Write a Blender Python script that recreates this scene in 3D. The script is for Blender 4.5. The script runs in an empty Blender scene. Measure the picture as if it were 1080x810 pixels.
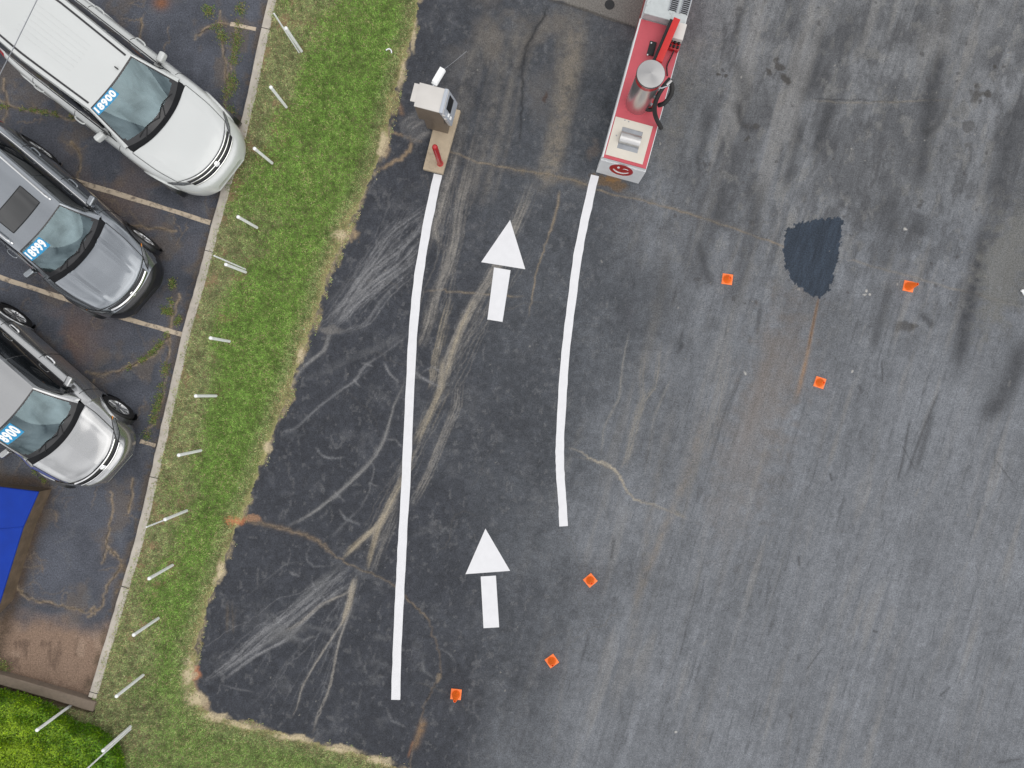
import bpy, bmesh, math, random
import numpy as np
from mathutils import Vector, Matrix

random.seed(7)
rng = np.random.default_rng(11)
PI = math.pi
HC, FPX = 14.4, 749.0            # camera height (m), focal length in pixels of the 1080 wide photo
S0 = HC / FPX                    # metres per photo pixel on the ground
sc = bpy.context.scene
COL = sc.collection


def P(px, py, h=0.0):            # photo pixel seen at height h -> world point
    k = (HC - h) / FPX
    return Vector(((px - 540) * k, (405 - py) * k, h))


def lin(v):
    v = v / 255.0
    return v / 12.92 if v <= 0.04045 else ((v + 0.055) / 1.055) ** 2.4


EXPO = 0.77


def c3(r, g, b):
    return np.array([lin(r), lin(g), lin(b)]) * EXPO


def c4(r, g, b):
    return (*[float(x) for x in c3(r, g, b)], 1.0)


# ------------------------------------------------------------------ tagging
def tag(o, label, cat, group=None):
    o['label'] = label
    o['category'] = cat
    if group:
        o['group'] = group
    return o


def empty(name, loc=(0, 0, 0), rz=0.0):
    o = bpy.data.objects.new(name, None)
    COL.objects.link(o)
    o.location = loc
    o.rotation_euler = (0, 0, rz)
    o.empty_display_size = 0.2
    return o


def copy_tree(o, parent=None):
    c = o.copy()
    COL.objects.link(c)
    if parent is not None:
        c.parent = parent
    for ch in list(o.children):
        copy_tree(ch, c)
    return c


# ------------------------------------------------------------------ mesh builder
class MB:
    def __init__(self):
        self.v, self.f, self.mi = [], [], []

    def add(self, verts, faces, mi=0):
        n = len(self.v)
        self.v += [tuple(p) for p in verts]
        self.f += [tuple(i + n for i in f) for f in faces]
        self.mi += [mi] * len(faces)
        return self

    def bm(self, b, mi=0):
        b.verts.index_update()
        self.add([v.co[:] for v in b.verts], [[v.index for v in f.verts] for f in b.faces], mi)
        b.free()
        return self

    def box(self, c, s, bev=0.0, rot=None, mi=0, seg=2, taper=None):
        b = bmesh.new()
        bmesh.ops.create_cube(b, size=1.0)
        for v in b.verts:
            v.co = Vector((v.co.x * s[0], v.co.y * s[1], v.co.z * s[2]))
            if taper and v.co.z > 0:
                v.co.x *= taper[0]
                v.co.y *= taper[1]
        if bev > 0:
            bmesh.ops.bevel(b, geom=b.edges[:], offset=bev, segments=seg, profile=0.6, affect='EDGES', clamp_overlap=True)
        m = Matrix.Translation(Vector(c)) @ (rot.to_4x4() if rot is not None else Matrix.Identity(4))
        bmesh.ops.transform(b, matrix=m, verts=b.verts)
        return self.bm(b, mi)

    def lathe(self, prof, c=(0, 0, 0), n=32, rot=None, mi=0, caps=True):
        vs, fs = [], []
        for r, z in prof:
            for i in range(n):
                a = 2 * PI * i / n
                vs.append(Vector((r * math.cos(a), r * math.sin(a), z)))
        for k in range(len(prof) - 1):
            for i in range(n):
                j = (i + 1) % n
                fs.append((k * n + i, k * n + j, (k + 1) * n + j, (k + 1) * n + i))
        if caps and prof[0][0] > 1e-6:
            fs.append(tuple(reversed(range(n))))
        if caps and prof[-1][0] > 1e-6:
            fs.append(tuple((len(prof) - 1) * n + i for i in range(n)))
        R = rot.to_3x3() if rot is not None else Matrix.Identity(3)
        return self.add([R @ v + Vector(c) for v in vs], fs, mi)

    def tube(self, pts, r, n=10, mi=0, smooth_n=0):
        pts = [Vector(p) for p in pts]
        if smooth_n:
            pts = catmull(pts, smooth_n)
        rs = r if isinstance(r, (list, tuple)) else [r] * len(pts)
        if len(rs) != len(pts):
            rs = [rs[0] + (rs[-1] - rs[0]) * i / (len(pts) - 1) for i in range(len(pts))]
        vs, fs = [], []
        up = None
        for i, p in enumerate(pts):
            t = (pts[min(i + 1, len(pts) - 1)] - pts[max(i - 1, 0)]).normalized()
            if up is None:
                up = t.orthogonal().normalized()
            up = (up - t * up.dot(t))
            if up.length < 1e-6:
                up = t.orthogonal()
            up.normalize()
            w = t.cross(up)
            for k in range(n):
                a = 2 * PI * k / n
                vs.append(p + (up * math.cos(a) + w * math.sin(a)) * rs[i])
        for i in range(len(pts) - 1):
            for k in range(n):
                j = (k + 1) % n
                fs.append((i * n + k, i * n + j, (i + 1) * n + j, (i + 1) * n + k))
        fs.append(tuple(reversed(range(n))))
        fs.append(tuple((len(pts) - 1) * n + k for k in range(n)))
        return self.add(vs, fs, mi)

    def prism(self, poly, z0, z1, mi=0):     # closed polygon (list of xy) extruded, top fan
        n = len(poly)
        vs = [(p[0], p[1], z0) for p in poly] + [(p[0], p[1], z1) for p in poly]
        fs = [tuple(range(n, 2 * n)), tuple(reversed(range(n)))]
        for i in range(n):
            j = (i + 1) % n
            fs.append((i, j, n + j, n + i))
        return self.add(vs, fs, mi)

    def grid(self, fn, us, vs_, mi=0, keep=None, mfun=None):
        nu, nv = len(us), len(vs_)
        pts = [fn(u, v) for u in us for v in vs_]
        base = len(self.v)
        self.v += [tuple(p) for p in pts]
        for i in range(nu - 1):
            for j in range(nv - 1):
                um, vm = (us[i] + us[i + 1]) / 2, (vs_[j] + vs_[j + 1]) / 2
                if keep and not keep(um, vm):
                    continue
                a = base + i * nv + j
                self.f.append((a, a + 1, a + nv + 1, a + nv))
                self.mi.append(mfun(um, vm) if mfun else mi)
        return self

    def build(self, name, mats, parent=None, smooth=True, fix=True, angle=40):
        me = bpy.data.meshes.new(name)
        me.from_pydata(self.v, [], self.f)
        if not isinstance(mats, (list, tuple)):
            mats = [mats]
        for m in mats:
            me.materials.append(m)
        me.polygons.foreach_set('material_index', self.mi)
        if fix:
            b = bmesh.new()
            b.from_mesh(me)
            bmesh.ops.delete(b, geom=[v for v in b.verts if not v.link_faces], context='VERTS')
            bmesh.ops.recalc_face_normals(b, faces=b.faces[:])
            b.to_mesh(me)
            b.free()
        if smooth:
            me.polygons.foreach_set('use_smooth', [True] * len(me.polygons))
            try:
                me.set_sharp_from_angle(angle=math.radians(angle))
            except Exception:
                pass
        me.update()
        o = bpy.data.objects.new(name, me)
        COL.objects.link(o)
        if parent is not None:
            o.parent = parent
        return o


def catmull(pts, n):
    out = []
    P_ = [pts[0]] + list(pts) + [pts[-1]]
    for i in range(1, len(P_) - 2):
        a, b, c, d = P_[i - 1], P_[i], P_[i + 1], P_[i + 2]
        for k in range(n):
            t = k / n
            out.append(0.5 * ((2 * b) + (c - a) * t + (2 * a - 5 * b + 4 * c - d) * t * t + (3 * b - a - 3 * c + d) * t ** 3))
    out.append(pts[-1])
    return out


# ------------------------------------------------------------------ materials
def new_mat(name):
    m = bpy.data.materials.new(name)
    m.use_nodes = True
    nt = m.node_tree
    return m, nt, nt.nodes['Principled BSDF']


def pmat(name, rgb, rough=0.5, metal=0.0, coat=0.0, var=0.12, scale=8.0, bump=0.0, bscale=60.0, spec=0.5, rvar=0.1, dirt=None, dscale=3.0):
    m, nt, bs = new_mat(name)
    N = nt.nodes
    L = nt.links
    bs.inputs['Roughness'].default_value = rough
    bs.inputs['Metallic'].default_value = metal
    bs.inputs['Coat Weight'].default_value = coat
    bs.inputs['Coat Roughness'].default_value = 0.04
    bs.inputs['Specular IOR Level'].default_value = spec
    tc = N.new('ShaderNodeTexCoord')
    no = N.new('ShaderNodeTexNoise')
    no.inputs['Scale'].default_value = scale
    no.inputs['Detail'].default_value = 6
    L.new(tc.outputs['Object'], no.inputs['Vector'])
    cr = N.new('ShaderNodeValToRGB')
    a, b = 1 - var, 1 + var
    cr.color_ramp.elements[0].position = 0.3
    cr.color_ramp.elements[1].position = 0.7
    cr.color_ramp.elements[0].color = (rgb[0] * a, rgb[1] * a, rgb[2] * a, 1)
    cr.color_ramp.elements[1].color = (min(rgb[0] * b, 1), min(rgb[1] * b, 1), min(rgb[2] * b, 1), 1)
    L.new(no.outputs['Fac'], cr.inputs['Fac'])
    out = cr.outputs['Color']
    if dirt is not None:
        dn = N.new('ShaderNodeTexNoise')
        dn.inputs['Scale'].default_value = dscale
        dn.inputs['Detail'].default_value = 9
        dn.inputs['Roughness'].default_value = 0.68
        L.new(tc.outputs['Object'], dn.inputs['Vector'])
        dr = N.new('ShaderNodeMapRange')
        dr.inputs['From Min'].default_value = dirt[1]
        dr.inputs['From Max'].default_value = dirt[1] + 0.12
        dr.inputs['To Max'].default_value = dirt[2]
        L.new(dn.outputs['Fac'], dr.inputs['Value'])
        mx = N.new('ShaderNodeMix')
        mx.data_type = 'RGBA'
        L.new(dr.outputs['Result'], mx.inputs['Factor'])
        L.new(out, mx.inputs['A'])
        mx.inputs['B'].default_value = (*dirt[0], 1)
        out = mx.outputs['Result']
    L.new(out, bs.inputs['Base Color'])
    if rvar:
        mr = N.new('ShaderNodeMapRange')
        mr.inputs['To Min'].default_value = max(rough - rvar, 0.02)
        mr.inputs['To Max'].default_value = min(rough + rvar, 1)
        L.new(no.outputs['Fac'], mr.inputs['Value'])
        L.new(mr.outputs['Result'], bs.inputs['Roughness'])
    if bump:
        bn = N.new('ShaderNodeTexNoise')
        bn.inputs['Scale'].default_value = bscale
        bn.inputs['Detail'].default_value = 4
        L.new(tc.outputs['Object'], bn.inputs['Vector'])
        bp = N.new('ShaderNodeBump')
        bp.inputs['Strength'].default_value = bump
        bp.inputs['Distance'].default_value = 0.01
        L.new(bn.outputs['Fac'], bp.inputs['Height'])
        L.new(bp.outputs['Normal'], bs.inputs['Normal'])
    return m


def attr_mat(name, attr, rough=0.85, fine=140.0, amt=0.22, bump=0.35, trans=0.0, spec=0.3):
    m, nt, bs = new_mat(name)
    N = nt.nodes
    L = nt.links
    at = N.new('ShaderNodeAttribute')
    at.attribute_name = attr
    out = at.outputs['Color']
    if amt:
        geo = N.new('ShaderNodeNewGeometry')
        no = N.new('ShaderNodeTexNoise')
        no.inputs['Scale'].default_value = fine
        no.inputs['Detail'].default_value = 2
        no.inputs['Roughness'].default_value = 0.7
        L.new(geo.outputs['Position'], no.inputs['Vector'])
        no2 = N.new('ShaderNodeTexNoise')
        no2.inputs['Scale'].default_value = 28
        no2.inputs['Detail'].default_value = 5
        no2.inputs['Roughness'].default_value = 0.72
        L.new(geo.outputs['Position'], no2.inputs['Vector'])
        ad = N.new('ShaderNodeMath')
        ad.operation = 'ADD'
        L.new(no.outputs['Fac'], ad.inputs[0])
        L.new(no2.outputs['Fac'], ad.inputs[1])
        mr = N.new('ShaderNodeMapRange')
        mr.inputs['From Min'].default_value = 0.6
        mr.inputs['From Max'].default_value = 1.4
        mr.inputs['To Min'].default_value = 1 - amt
        mr.inputs['To Max'].default_value = 1 + amt
        L.new(ad.outputs[0], mr.inputs['Value'])
        # sparse pale stone chips showing in the surface
        vo = N.new('ShaderNodeTexVoronoi')
        vo.inputs['Scale'].default_value = 32
        L.new(geo.outputs['Position'], vo.inputs['Vector'])
        lt = N.new('ShaderNodeMath')
        lt.operation = 'LESS_THAN'
        lt.inputs[1].default_value = 0.1
        L.new(vo.outputs['Distance'], lt.inputs[0])
        sepc = N.new('ShaderNodeSeparateColor')
        L.new(vo.outputs['Color'], sepc.inputs['Color'])
        gt = N.new('ShaderNodeMath')
        gt.operation = 'GREATER_THAN'
        gt.inputs[1].default_value = 0.9
        L.new(sepc.outputs['Red'], gt.inputs[0])
        mu = N.new('ShaderNodeMath')
        mu.operation = 'MULTIPLY'
        L.new(lt.outputs[0], mu.inputs[0])
        L.new(gt.outputs[0], mu.inputs[1])
        mu2 = N.new('ShaderNodeMath')
        mu2.operation = 'MULTIPLY_ADD'
        L.new(mu.outputs[0], mu2.inputs[0])
        mu2.inputs[1].default_value = 0.5 if bump else 0.0
        L.new(mr.outputs['Result'], mu2.inputs[2])
        vm = N.new('ShaderNodeVectorMath')
        vm.operation = 'SCALE'
        L.new(out, vm.inputs[0])
        L.new(mu2.outputs[0], vm.inputs['Scale'])
        out = vm.outputs['Vector']
        if bump:
            bp = N.new('ShaderNodeBump')
            bp.inputs['Strength'].default_value = bump
            bp.inputs['Distance'].default_value = 0.006
            L.new(ad.outputs[0], bp.inputs['Height'])
            L.new(bp.outputs['Normal'], bs.inputs['Normal'])
    L.new(out, bs.inputs['Base Color'])
    bs.inputs['Roughness'].default_value = rough
    bs.inputs['Specular IOR Level'].default_value = spec
    if trans:
        tr = N.new('ShaderNodeBsdfTranslucent')
        L.new(out, tr.inputs['Color'])
        mx = N.new('ShaderNodeMixShader')
        mx.inputs[0].default_value = trans
        L.new(bs.outputs[0], mx.inputs[1])
        L.new(tr.outputs[0], mx.inputs[2])
        L.new(mx.outputs[0], N['Material Output'].inputs['Surface'])
    return m


def glass_mat(name, tint):
    m, nt, bs = new_mat(name)
    N = nt.nodes
    L = nt.links
    tr = N.new('ShaderNodeBsdfTransparent')
    tr.inputs['Color'].default_value = (*tint, 1)
    gl = N.new('ShaderNodeBsdfGlossy')
    gl.inputs['Roughness'].default_value = 0.03
    gl.inputs['Color'].default_value = (0.70, .92, 1, 1)
    fr = N.new('ShaderNodeFresnel')
    fr.inputs['IOR'].default_value = 2.3
    mx = N.new('ShaderNodeMixShader')
    L.new(fr.outputs[0], mx.inputs[0])
    L.new(tr.outputs[0], mx.inputs[1])
    L.new(gl.outputs[0], mx.inputs[2])
    L.new(mx.outputs[0], N['Material Output'].inputs['Surface'])
    return m


# worn road paint: colour with chipped noise showing asphalt colour
def paint_mat(name, rgb, under, wear, scale=14.0):
    return pmat(name, rgb, rough=0.6, var=0.03, scale=6, dirt=(under, wear, 0.9), dscale=scale, bump=0.15, bscale=150, rvar=0.05)


M = {}
M['white_paint'] = paint_mat('line_paint', (0.70, 0.71, 0.74), (0.46, 0.46, 0.46), 0.665, 10)
M['tan_paint'] = paint_mat('worn_stall_paint', (0.5, 0.42, 0.32), (0.16, 0.13, 0.105), 0.5, 7)
M['concrete'] = pmat('kerb_concrete', tuple(c3(198, 191, 180)), 0.9, var=0.14, scale=5, bump=0.4, dirt=((0.2, 0.17, 0.13), 0.6, 0.6), dscale=6)
M['concrete_dark'] = pmat('old_concrete', tuple(c3(140, 126, 112)), 0.9, var=0.2, scale=5, bump=0.5, dirt=((0.12, 0.1, 0.08), 0.5, 0.6), dscale=5)
M['pad'] = pmat('pad_concrete', tuple(c3(196, 180, 156)), 0.85, var=0.1, scale=6, bump=0.3, dirt=((0.22, 0.18, 0.14), 0.58, 0.6), dscale=5)
M['plastic_white'] = pmat('white_plastic', (0.80, 0.82, 0.83), 0.4, var=0.05)
M['kiosk_top'] = pmat('kiosk_white_metal', tuple(c3(226, 223, 219)), 0.45, var=0.04, scale=4, dirt=((0.5, 0.45, 0.38), 0.62, 0.5))
M['kiosk_side'] = pmat('kiosk_tan_metal', tuple(c3(124, 112, 100)), 0.5, var=0.12, scale=4)
M['steel'] = pmat('stainless_steel', (0.62, 0.62, 0.62), 0.3, 1.0, var=0.04, scale=3, rvar=0.02)
M['steel_dark'] = pmat('galvanised_steel', (0.35, 0.37, 0.4), 0.4, 0.9, var=0.1)
M['cowl'] = pmat('cowl_plastic', (0.014, 0.015, 0.017), 0.75, var=0.2, spec=0.15)
M['black'] = pmat('black_plastic', (0.012, 0.013, 0.015), 0.45, var=0.2, spec=0.4)
M['rubber'] = pmat('black_rubber', (0.013, 0.013, 0.014), 0.62, var=0.3, scale=20)
M['red'] = pmat('red_gloss_paint', tuple(c3(190, 26, 34)), 0.35, coat=0.4, var=0.08)
M['red_beam'] = pmat('red_beam_paint', tuple(c3(214, 40, 38)), 0.45, var=0.06)
M['red_top'] = pmat('faded_red_top', tuple(c3(214, 92, 104)), 0.6, var=0.07, scale=5, bump=0.15, dirt=((0.33, 0.16, 0.17), 0.57, 0.45), dscale=4)
M['isl_white'] = pmat('island_white_panel', tuple(c3(236, 239, 242)), 0.5, var=0.04, scale=4, dirt=((0.45, 0.44, 0.42), 0.66, 0.5))
M['cream'] = pmat('cream_plate', tuple(c3(232, 226, 214)), 0.5, var=0.05, scale=3, dirt=((0.6, 0.52, 0.4), 0.56, 0.6), dscale=2.5)
M['cab_white'] = pmat('cabinet_dirty_white', tuple(c3(205, 212, 214)), 0.6, var=0.08, scale=8, bump=0.2, dirt=((0.22, 0.23, 0.23), 0.55, 0.75), dscale=6)
M['blue'] = pmat('blue_painted_metal', tuple(c3(0, 58, 172)), 0.55, var=0.1, scale=3, spec=.25, dirt=((0.01, 0.05, 0.25), 0.55, 0.6))
M['orange'] = pmat('orange_cone_plastic', (0.92, 0.16, 0.012), 0.5, var=0.05, scale=30)
M['orange_pale'] = pmat('orange_cone_rim', (0.95, 0.22, 0.05), 0.55, var=0.05, scale=30)
M['sticker_blue'] = pmat('sticker_blue', tuple(c3(40, 156, 210)), 0.5, var=0.05)
M['sticker_white'] = pmat('sticker_white', (0.85, 0.87, 0.88), 0.5, var=0.02)
M['car_white'] = pmat('pearl_white_paint', (0.57, 0.595, 0.595), 0.3, coat=1.0, var=0.01, scale=2, rvar=0.02)
M['car_grey'] = pmat('blue_grey_metallic_paint', (0.25, 0.275, 0.305), 0.2, 0.8, coat=1.0, var=0.05, scale=200, rvar=0.02)
M['car_silver'] = pmat('silver_metallic_paint', (0.42, 0.43, 0.44), 0.2, 0.85, coat=1.0, var=0.05, scale=200, rvar=0.02)
M['car_black'] = pmat('car_black_trim', (0.012, 0.013, 0.016), 0.35, var=0.1, coat=0.3)
M['chrome'] = pmat('chrome_trim', (0.8, 0.81, 0.82), 0.12, 1.0, var=0.02, rvar=0.02)
M['alloy'] = pmat('alloy_wheel', (0.6, 0.61, 0.62), 0.3, 0.9, var=0.05)
M['dash'] = pmat('dashboard_plastic', (0.05, 0.055, 0.06), 0.7, var=0.2, scale=4)
M['seat'] = pmat('seat_fabric', (0.13, 0.14, 0.15), 0.85, var=0.15)
M['seam'] = pmat('panel_gap', (0.01, 0.01, 0.012), 0.6, var=0.1)
M['windscreen'] = glass_mat('windscreen_glass', (0.5, 0.66, 0.72))
M['tinted'] = pmat('tinted_glass', (0.008, 0.01, 0.012), 0.05, var=0.1, rvar=0.02, spec=0.9, coat=.6)
M['lens'] = pmat('headlight_lens', (0.16, 0.17, 0.18), 0.12, 0.2, coat=.6, var=0.35, scale=18, rvar=0.03)
M['amber'] = pmat('amber_lens', (0.8, 0.3, 0.05), 0.2, var=0.05)

# ------------------------------------------------------------------ ground painting
STEP = 0.9
inx = np.arange(-70, 1150.01, STEP)
iny = np.arange(-70, 880.01, STEP)


def extend(a):
    d = STEP
    out_hi, out_lo = [], []
    hi, lo = a[-1], a[0]
    while hi < 16000:
        d *= 1.35
        hi += d
        lo -= d
        out_hi.append(hi)
        out_lo.append(lo)
    return np.concatenate([np.array(out_lo[::-1]), a, np.array(out_hi)])


gx, gy = extend(inx), extend(iny)
PX, PY = np.meshgrid(gx, gy)
SH = PX.shape


def _hash(ix, iy, seed):
    h = (ix.astype(np.int64) * 374761393 + iy.astype(np.int64) * 668265263 + seed * 1442695041) & 0xFFFFFFFF
    h = ((h ^ (h >> 13)) * 1274126177) & 0xFFFFFFFF
    h = h ^ (h >> 16)
    return (h & 0xFFFF) / 65535.0


def vnoise(x, y, seed=0):
    x0, y0 = np.floor(x), np.floor(y)
    fx, fy = x - x0, y - y0
    fx = fx * fx * (3 - 2 * fx)
    fy = fy * fy * (3 - 2 * fy)
    a, b = _hash(x0, y0, seed), _hash(x0 + 1, y0, seed)
    c, d = _hash(x0, y0 + 1, seed), _hash(x0 + 1, y0 + 1, seed)
    return (a * (1 - fx) + b * fx) * (1 - fy) + (c * (1 - fx) + d * fx) * fy


def fbm(x, y, seed=0, o=4, g=0.55):
    s, a, t = 0, 1.0, 0
    for i in range(o):
        s = s + a * vnoise(x * 2 ** i + 17.3 * i, y * 2 ** i + 9.1 * i, seed + i)
        t += a
        a *= g
    return s / t


def sstep(a, b, x):
    t = np.clip((x - a) / (b - a), 0, 1)
    return t * t * (3 - 2 * t)


def interp_poly(y, pts):       # x as a function of y along a polyline
    ys = np.array([p[1] for p in pts], float)
    xs = np.array([p[0] for p in pts], float)
    return np.interp(y, ys, xs)


# wobble of coordinates so painted edges are not ruler straight
WX = (fbm(PX / 9, PY / 9, 3, 3) - 0.5) * 7
WY = (fbm(PX / 9, PY / 9, 33, 3) - 0.5) * 7
QX, QY = PX + WX, PY + WY
N8 = fbm(PX / 8, PY / 8, 41, 4)
N30 = fbm(PX / 30, PY / 30, 51, 4)
N90 = fbm(PX / 90, PY / 90, 61, 4)
N3 = fbm(PX / 3, PY / 3, 71, 2)

KERB = [(340, -200), (287, 0), (260, 122), (234, 212), (212, 296), (197, 349), (174, 450), (150, 556), (124, 646), (97, 736)]
EDGE = [(490, -200), (460, -70), (443, 0), (437, 33), (431, 52), (424, 74), (415, 107), (409, 137), (398, 174), (384, 207), (363, 244), (355, 270), (343, 296), (335, 330),
        (319, 370), (304, 417), (288, 457), (279, 481), (264, 525), (249, 557), (233, 606), (217, 643), (206, 684), (204, 715),
        (213, 745), (233, 758), (290, 771), (343, 786), (384, 795), (421, 809), (480, 838), (600, 900), (700, 990)]
KBOT = [(-250, 655), (0, 717), (98, 745)]
LAWN_POLY = [(x + 4, y) for x, y in KERB] + [(104, 748), (98, 751), (0, 724), (-250, 660), (-600, 700), (-600, 1400), (700, 1400)] + EDGE[::-1]


def in_poly(x, y, poly):
    ins = np.zeros(x.shape, bool)
    n = len(poly)
    for i in range(n):
        x1, y1 = poly[i]
        x2, y2 = poly[(i + 1) % n]
        if y1 == y2:
            continue
        c = ((y1 > y) != (y2 > y)) & (x < (x2 - x1) * (y - y1) / (y2 - y1) + x1)
        ins ^= c
    return ins


def dist_poly(x, y, pts):
    d = np.full(x.shape, 1e9)
    for (x1, y1), (x2, y2) in zip(pts[:-1], pts[1:]):
        dx, dy = x2 - x1, y2 - y1
        t = np.clip(((x - x1) * dx + (y - y1) * dy) / (dx * dx + dy * dy), 0, 1)
        d = np.minimum(d, np.hypot(x - x1 - t * dx, y - y1 - t * dy))
    return d


EX, EY = PX + WX * 0.9 + (N3 - 0.5) * 3, PY + WY * 0.9
LAWN = in_poly(EX, EY, LAWN_POLY)
dE = dist_poly(PX, PY, EDGE)
dK = dist_poly(PX, PY, KERB + KBOT[::-1])
kx = interp_poly(PY, KERB)
PARK = (PX < kx) & ~LAWN

C = np.zeros(SH + (3,))


def blend(m, col):
    global C
    m = np.clip(m, 0, 1)[..., None]
    C = C * (1 - m) + np.asarray(col) * m


def mult(f):
    global C
    C = C * f[..., None]


# base: dark lane to the weathered grey lot
xb = interp_poly(PY, [(705, -70), (692, 190), (668, 300), (640, 430), (612, 560), (570, 700), (500, 830)])
tl = sstep(-75, 95, PX - xb + (N90 - 0.5) * 110 + (N30 - 0.5) * 40)
lane = c3(63, 66, 73)
lane2 = c3(85, 89, 95)
lot = c3(119, 123, 129)
lotwarm = c3(119, 120, 121)
blend(np.ones(SH), lane)
blend(sstep(420, 620, PX + (N90 - 0.5) * 150) * 0.9, lane2)
blend(tl, lot)
blend(tl * sstep(330, 40, PY + (N90 - 0.5) * 200) * 0.5, lotwarm)
# directional weathering (traffic direction)
dn = math.hypot(0.3, 1)
U = (-0.3 * PX + PY) / dn
V = (PX + 0.3 * PY) / dn
st1 = fbm(V / 5, U / 110, 101, 3) - 0.5
st2 = fbm(V / 18, U / 160, 111, 3) - 0.5
st3 = fbm(V / 2.2, U / 45, 121, 2) - 0.5
mult(1 + (st1 * 0.2 + st2 * 0.2 + st3 * 0.1) * (0.4 + 0.6 * tl) + (N30 - 0.5) * 0.3 + (N8 - 0.5) * 0.3 + (N3 - 0.5) * 0.2 + (N90 - 0.5) * 0.25)
# dark traffic smears in the upper right
sm = fbm(V / 30, U / 85, 131, 4)
blend(sstep(0.50, 0.66, sm) * tl * sstep(430, 200, PY) * 0.55, c3(82, 84, 88))
sm2 = fbm(V / 11, U / 34, 141, 4)
blend(sstep(0.60, 0.72, sm2) * tl * sstep(420, 180, PY) * 0.5, c3(74, 75, 78))
mb1 = fbm(V / 15 + N30 * 2, U / 30 + N30 * 2, 195, 5, .6)
blend(sstep(.5, .66, mb1) * tl * sstep(400, 230, PY) * .5, c3(80, 82, 86))
blend(sstep(.56, .7, fbm(V / 9, U / 14, 197, 5, .62)) * tl * sstep(420, 200, PY) * .4, c3(136, 136, 134))
# thin scrapes
sc2 = fbm(V / 3.0, U / 28, 151, 3)
blend(sstep(0.68, 0.76, sc2) * tl * 0.35, c3(82, 84, 88))
blend(sstep(0.60, 0.8, fbm(V / 14, U / 120, 171, 3)) * tl * 0.4, c3(142, 141, 139))
# light blotches in the lane
blend(sstep(0.55, 0.75, fbm(PX / 20, PY / 20, 181, 6, .68)) * (1 - tl) * 0.26, c3(112, 114, 118))

C = C * 1.04
mult(1 + (fbm(PX / 4, PY / 4, 191, 3) - .5) * .55 * (1 - tl * .4))
blend(sstep(.62, .74, fbm(PX / 5, PY / 7, 192, 4, .65)) * (1 - tl * .6) * .3, c3(128, 129, 131))
stf = fbm(V / 2.0, U / 190, 193, 3) - .5
mult(1 + stf * .26 * tl)


def stroke(pts, w, col, a, br=0.6, seed=0, taper=True, smooth=True, wob=0.0, wend=None):
    global C
    pts = [Vector((p[0], p[1], 0)) for p in pts]
    if smooth and len(pts) > 2:
        pts = catmull(pts, 6)
    if wob:
        L0 = []
        for i in range(len(pts) - 1):
            n = max(1, int((pts[i + 1] - pts[i]).length / 5))
            for k in range(n):
                L0.append(pts[i].lerp(pts[i + 1], k / n))
        L0.append(pts[-1])
        r = random.Random(seed + 5)
        pts = [p + Vector((r.gauss(0, wob), r.gauss(0, wob), 0)) for p in L0]
    n = len(pts) - 1
    wm = max(w, wend or w)
    x0 = min(p.x for p in pts) - 3 * wm
    x1 = max(p.x for p in pts) + 3 * wm
    y0 = min(p.y for p in pts) - 3 * wm
    y1 = max(p.y for p in pts) + 3 * wm
    ia, ib = np.searchsorted(gx, x0), np.searchsorted(gx, x1)
    ja, jb = np.searchsorted(gy, y0), np.searchsorted(gy, y1)
    if ib - ia < 2 or jb - ja < 2:
        return
    tmp = np.zeros((jb - ja, ib - ia))
    for i in range(n):
        p, q = pts[i], pts[i + 1]
        a0, a1 = np.searchsorted(gx, min(p.x, q.x) - 3 * wm), np.searchsorted(gx, max(p.x, q.x) + 3 * wm)
        b0, b1 = np.searchsorted(gy, min(p.y, q.y) - 3 * wm), np.searchsorted(gy, max(p.y, q.y) + 3 * wm)
        if a1 <= a0 or b1 <= b0:
            continue
        X, Y = PX[b0:b1, a0:a1], PY[b0:b1, a0:a1]
        dx, dy = q.x - p.x, q.y - p.y
        l2 = dx * dx + dy * dy + 1e-9
        t = np.clip(((X - p.x) * dx + (Y - p.y) * dy) / l2, 0, 1)
        d2 = (X - p.x - t * dx) ** 2 + (Y - p.y - t * dy) ** 2
        u = (i + t) / n
        ww = w + ((wend or w) - w) * u
        m = np.exp(-d2 / (ww * ww))
        if taper:
            m = m * np.minimum(1, np.minimum(u, 1 - u) * 6 + 0.05)
        s = tmp[b0 - ja:b1 - ja, a0 - ia:a1 - ia]
        np.maximum(s, m, out=s)
    if br:
        nz = N8[ja:jb, ia:ib] * 0.6 + N3[ja:jb, ia:ib] * 0.4
        tmp *= (1 - br) + br * np.clip((nz - 0.3) * 2.6, 0, 1.6)
    m = np.clip(tmp * a, 0, 1)[..., None]
    C[ja:jb, ia:ib] = C[ja:jb, ia:ib] * (1 - m) + np.asarray(col) * m


def blob(cx, cy, rx, ry, ang, col, a, rough=0.5, soft=0.3):
    ca, sa = math.cos(ang), math.sin(ang)
    R = max(rx, ry) * 2
    ia, ib = np.searchsorted(gx, cx - R), np.searchsorted(gx, cx + R)
    ja, jb = np.searchsorted(gy, cy - R), np.searchsorted(gy, cy + R)
    X, Y = QX[ja:jb, ia:ib] - cx, QY[ja:jb, ia:ib] - cy
    d = np.hypot((X * ca + Y * sa) / rx, (-X * sa + Y * ca) / ry) + (N8[ja:jb, ia:ib] - 0.5) * rough * 2
    m = (np.clip(sstep(1 + soft, 1 - soft, d), 0, 1) * a)[..., None]
    C[ja:jb, ia:ib] = C[ja:jb, ia:ib] * (1 - m) + np.asarray(col) * m


TAN = c3(150, 136, 116)
PALE = c3(146, 146, 147)
DUST = c3(116, 111, 105)
RUST = c3(150, 108, 78)
CRK = c3(44, 46, 50)
OIL = c3(58, 59, 62)

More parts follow.
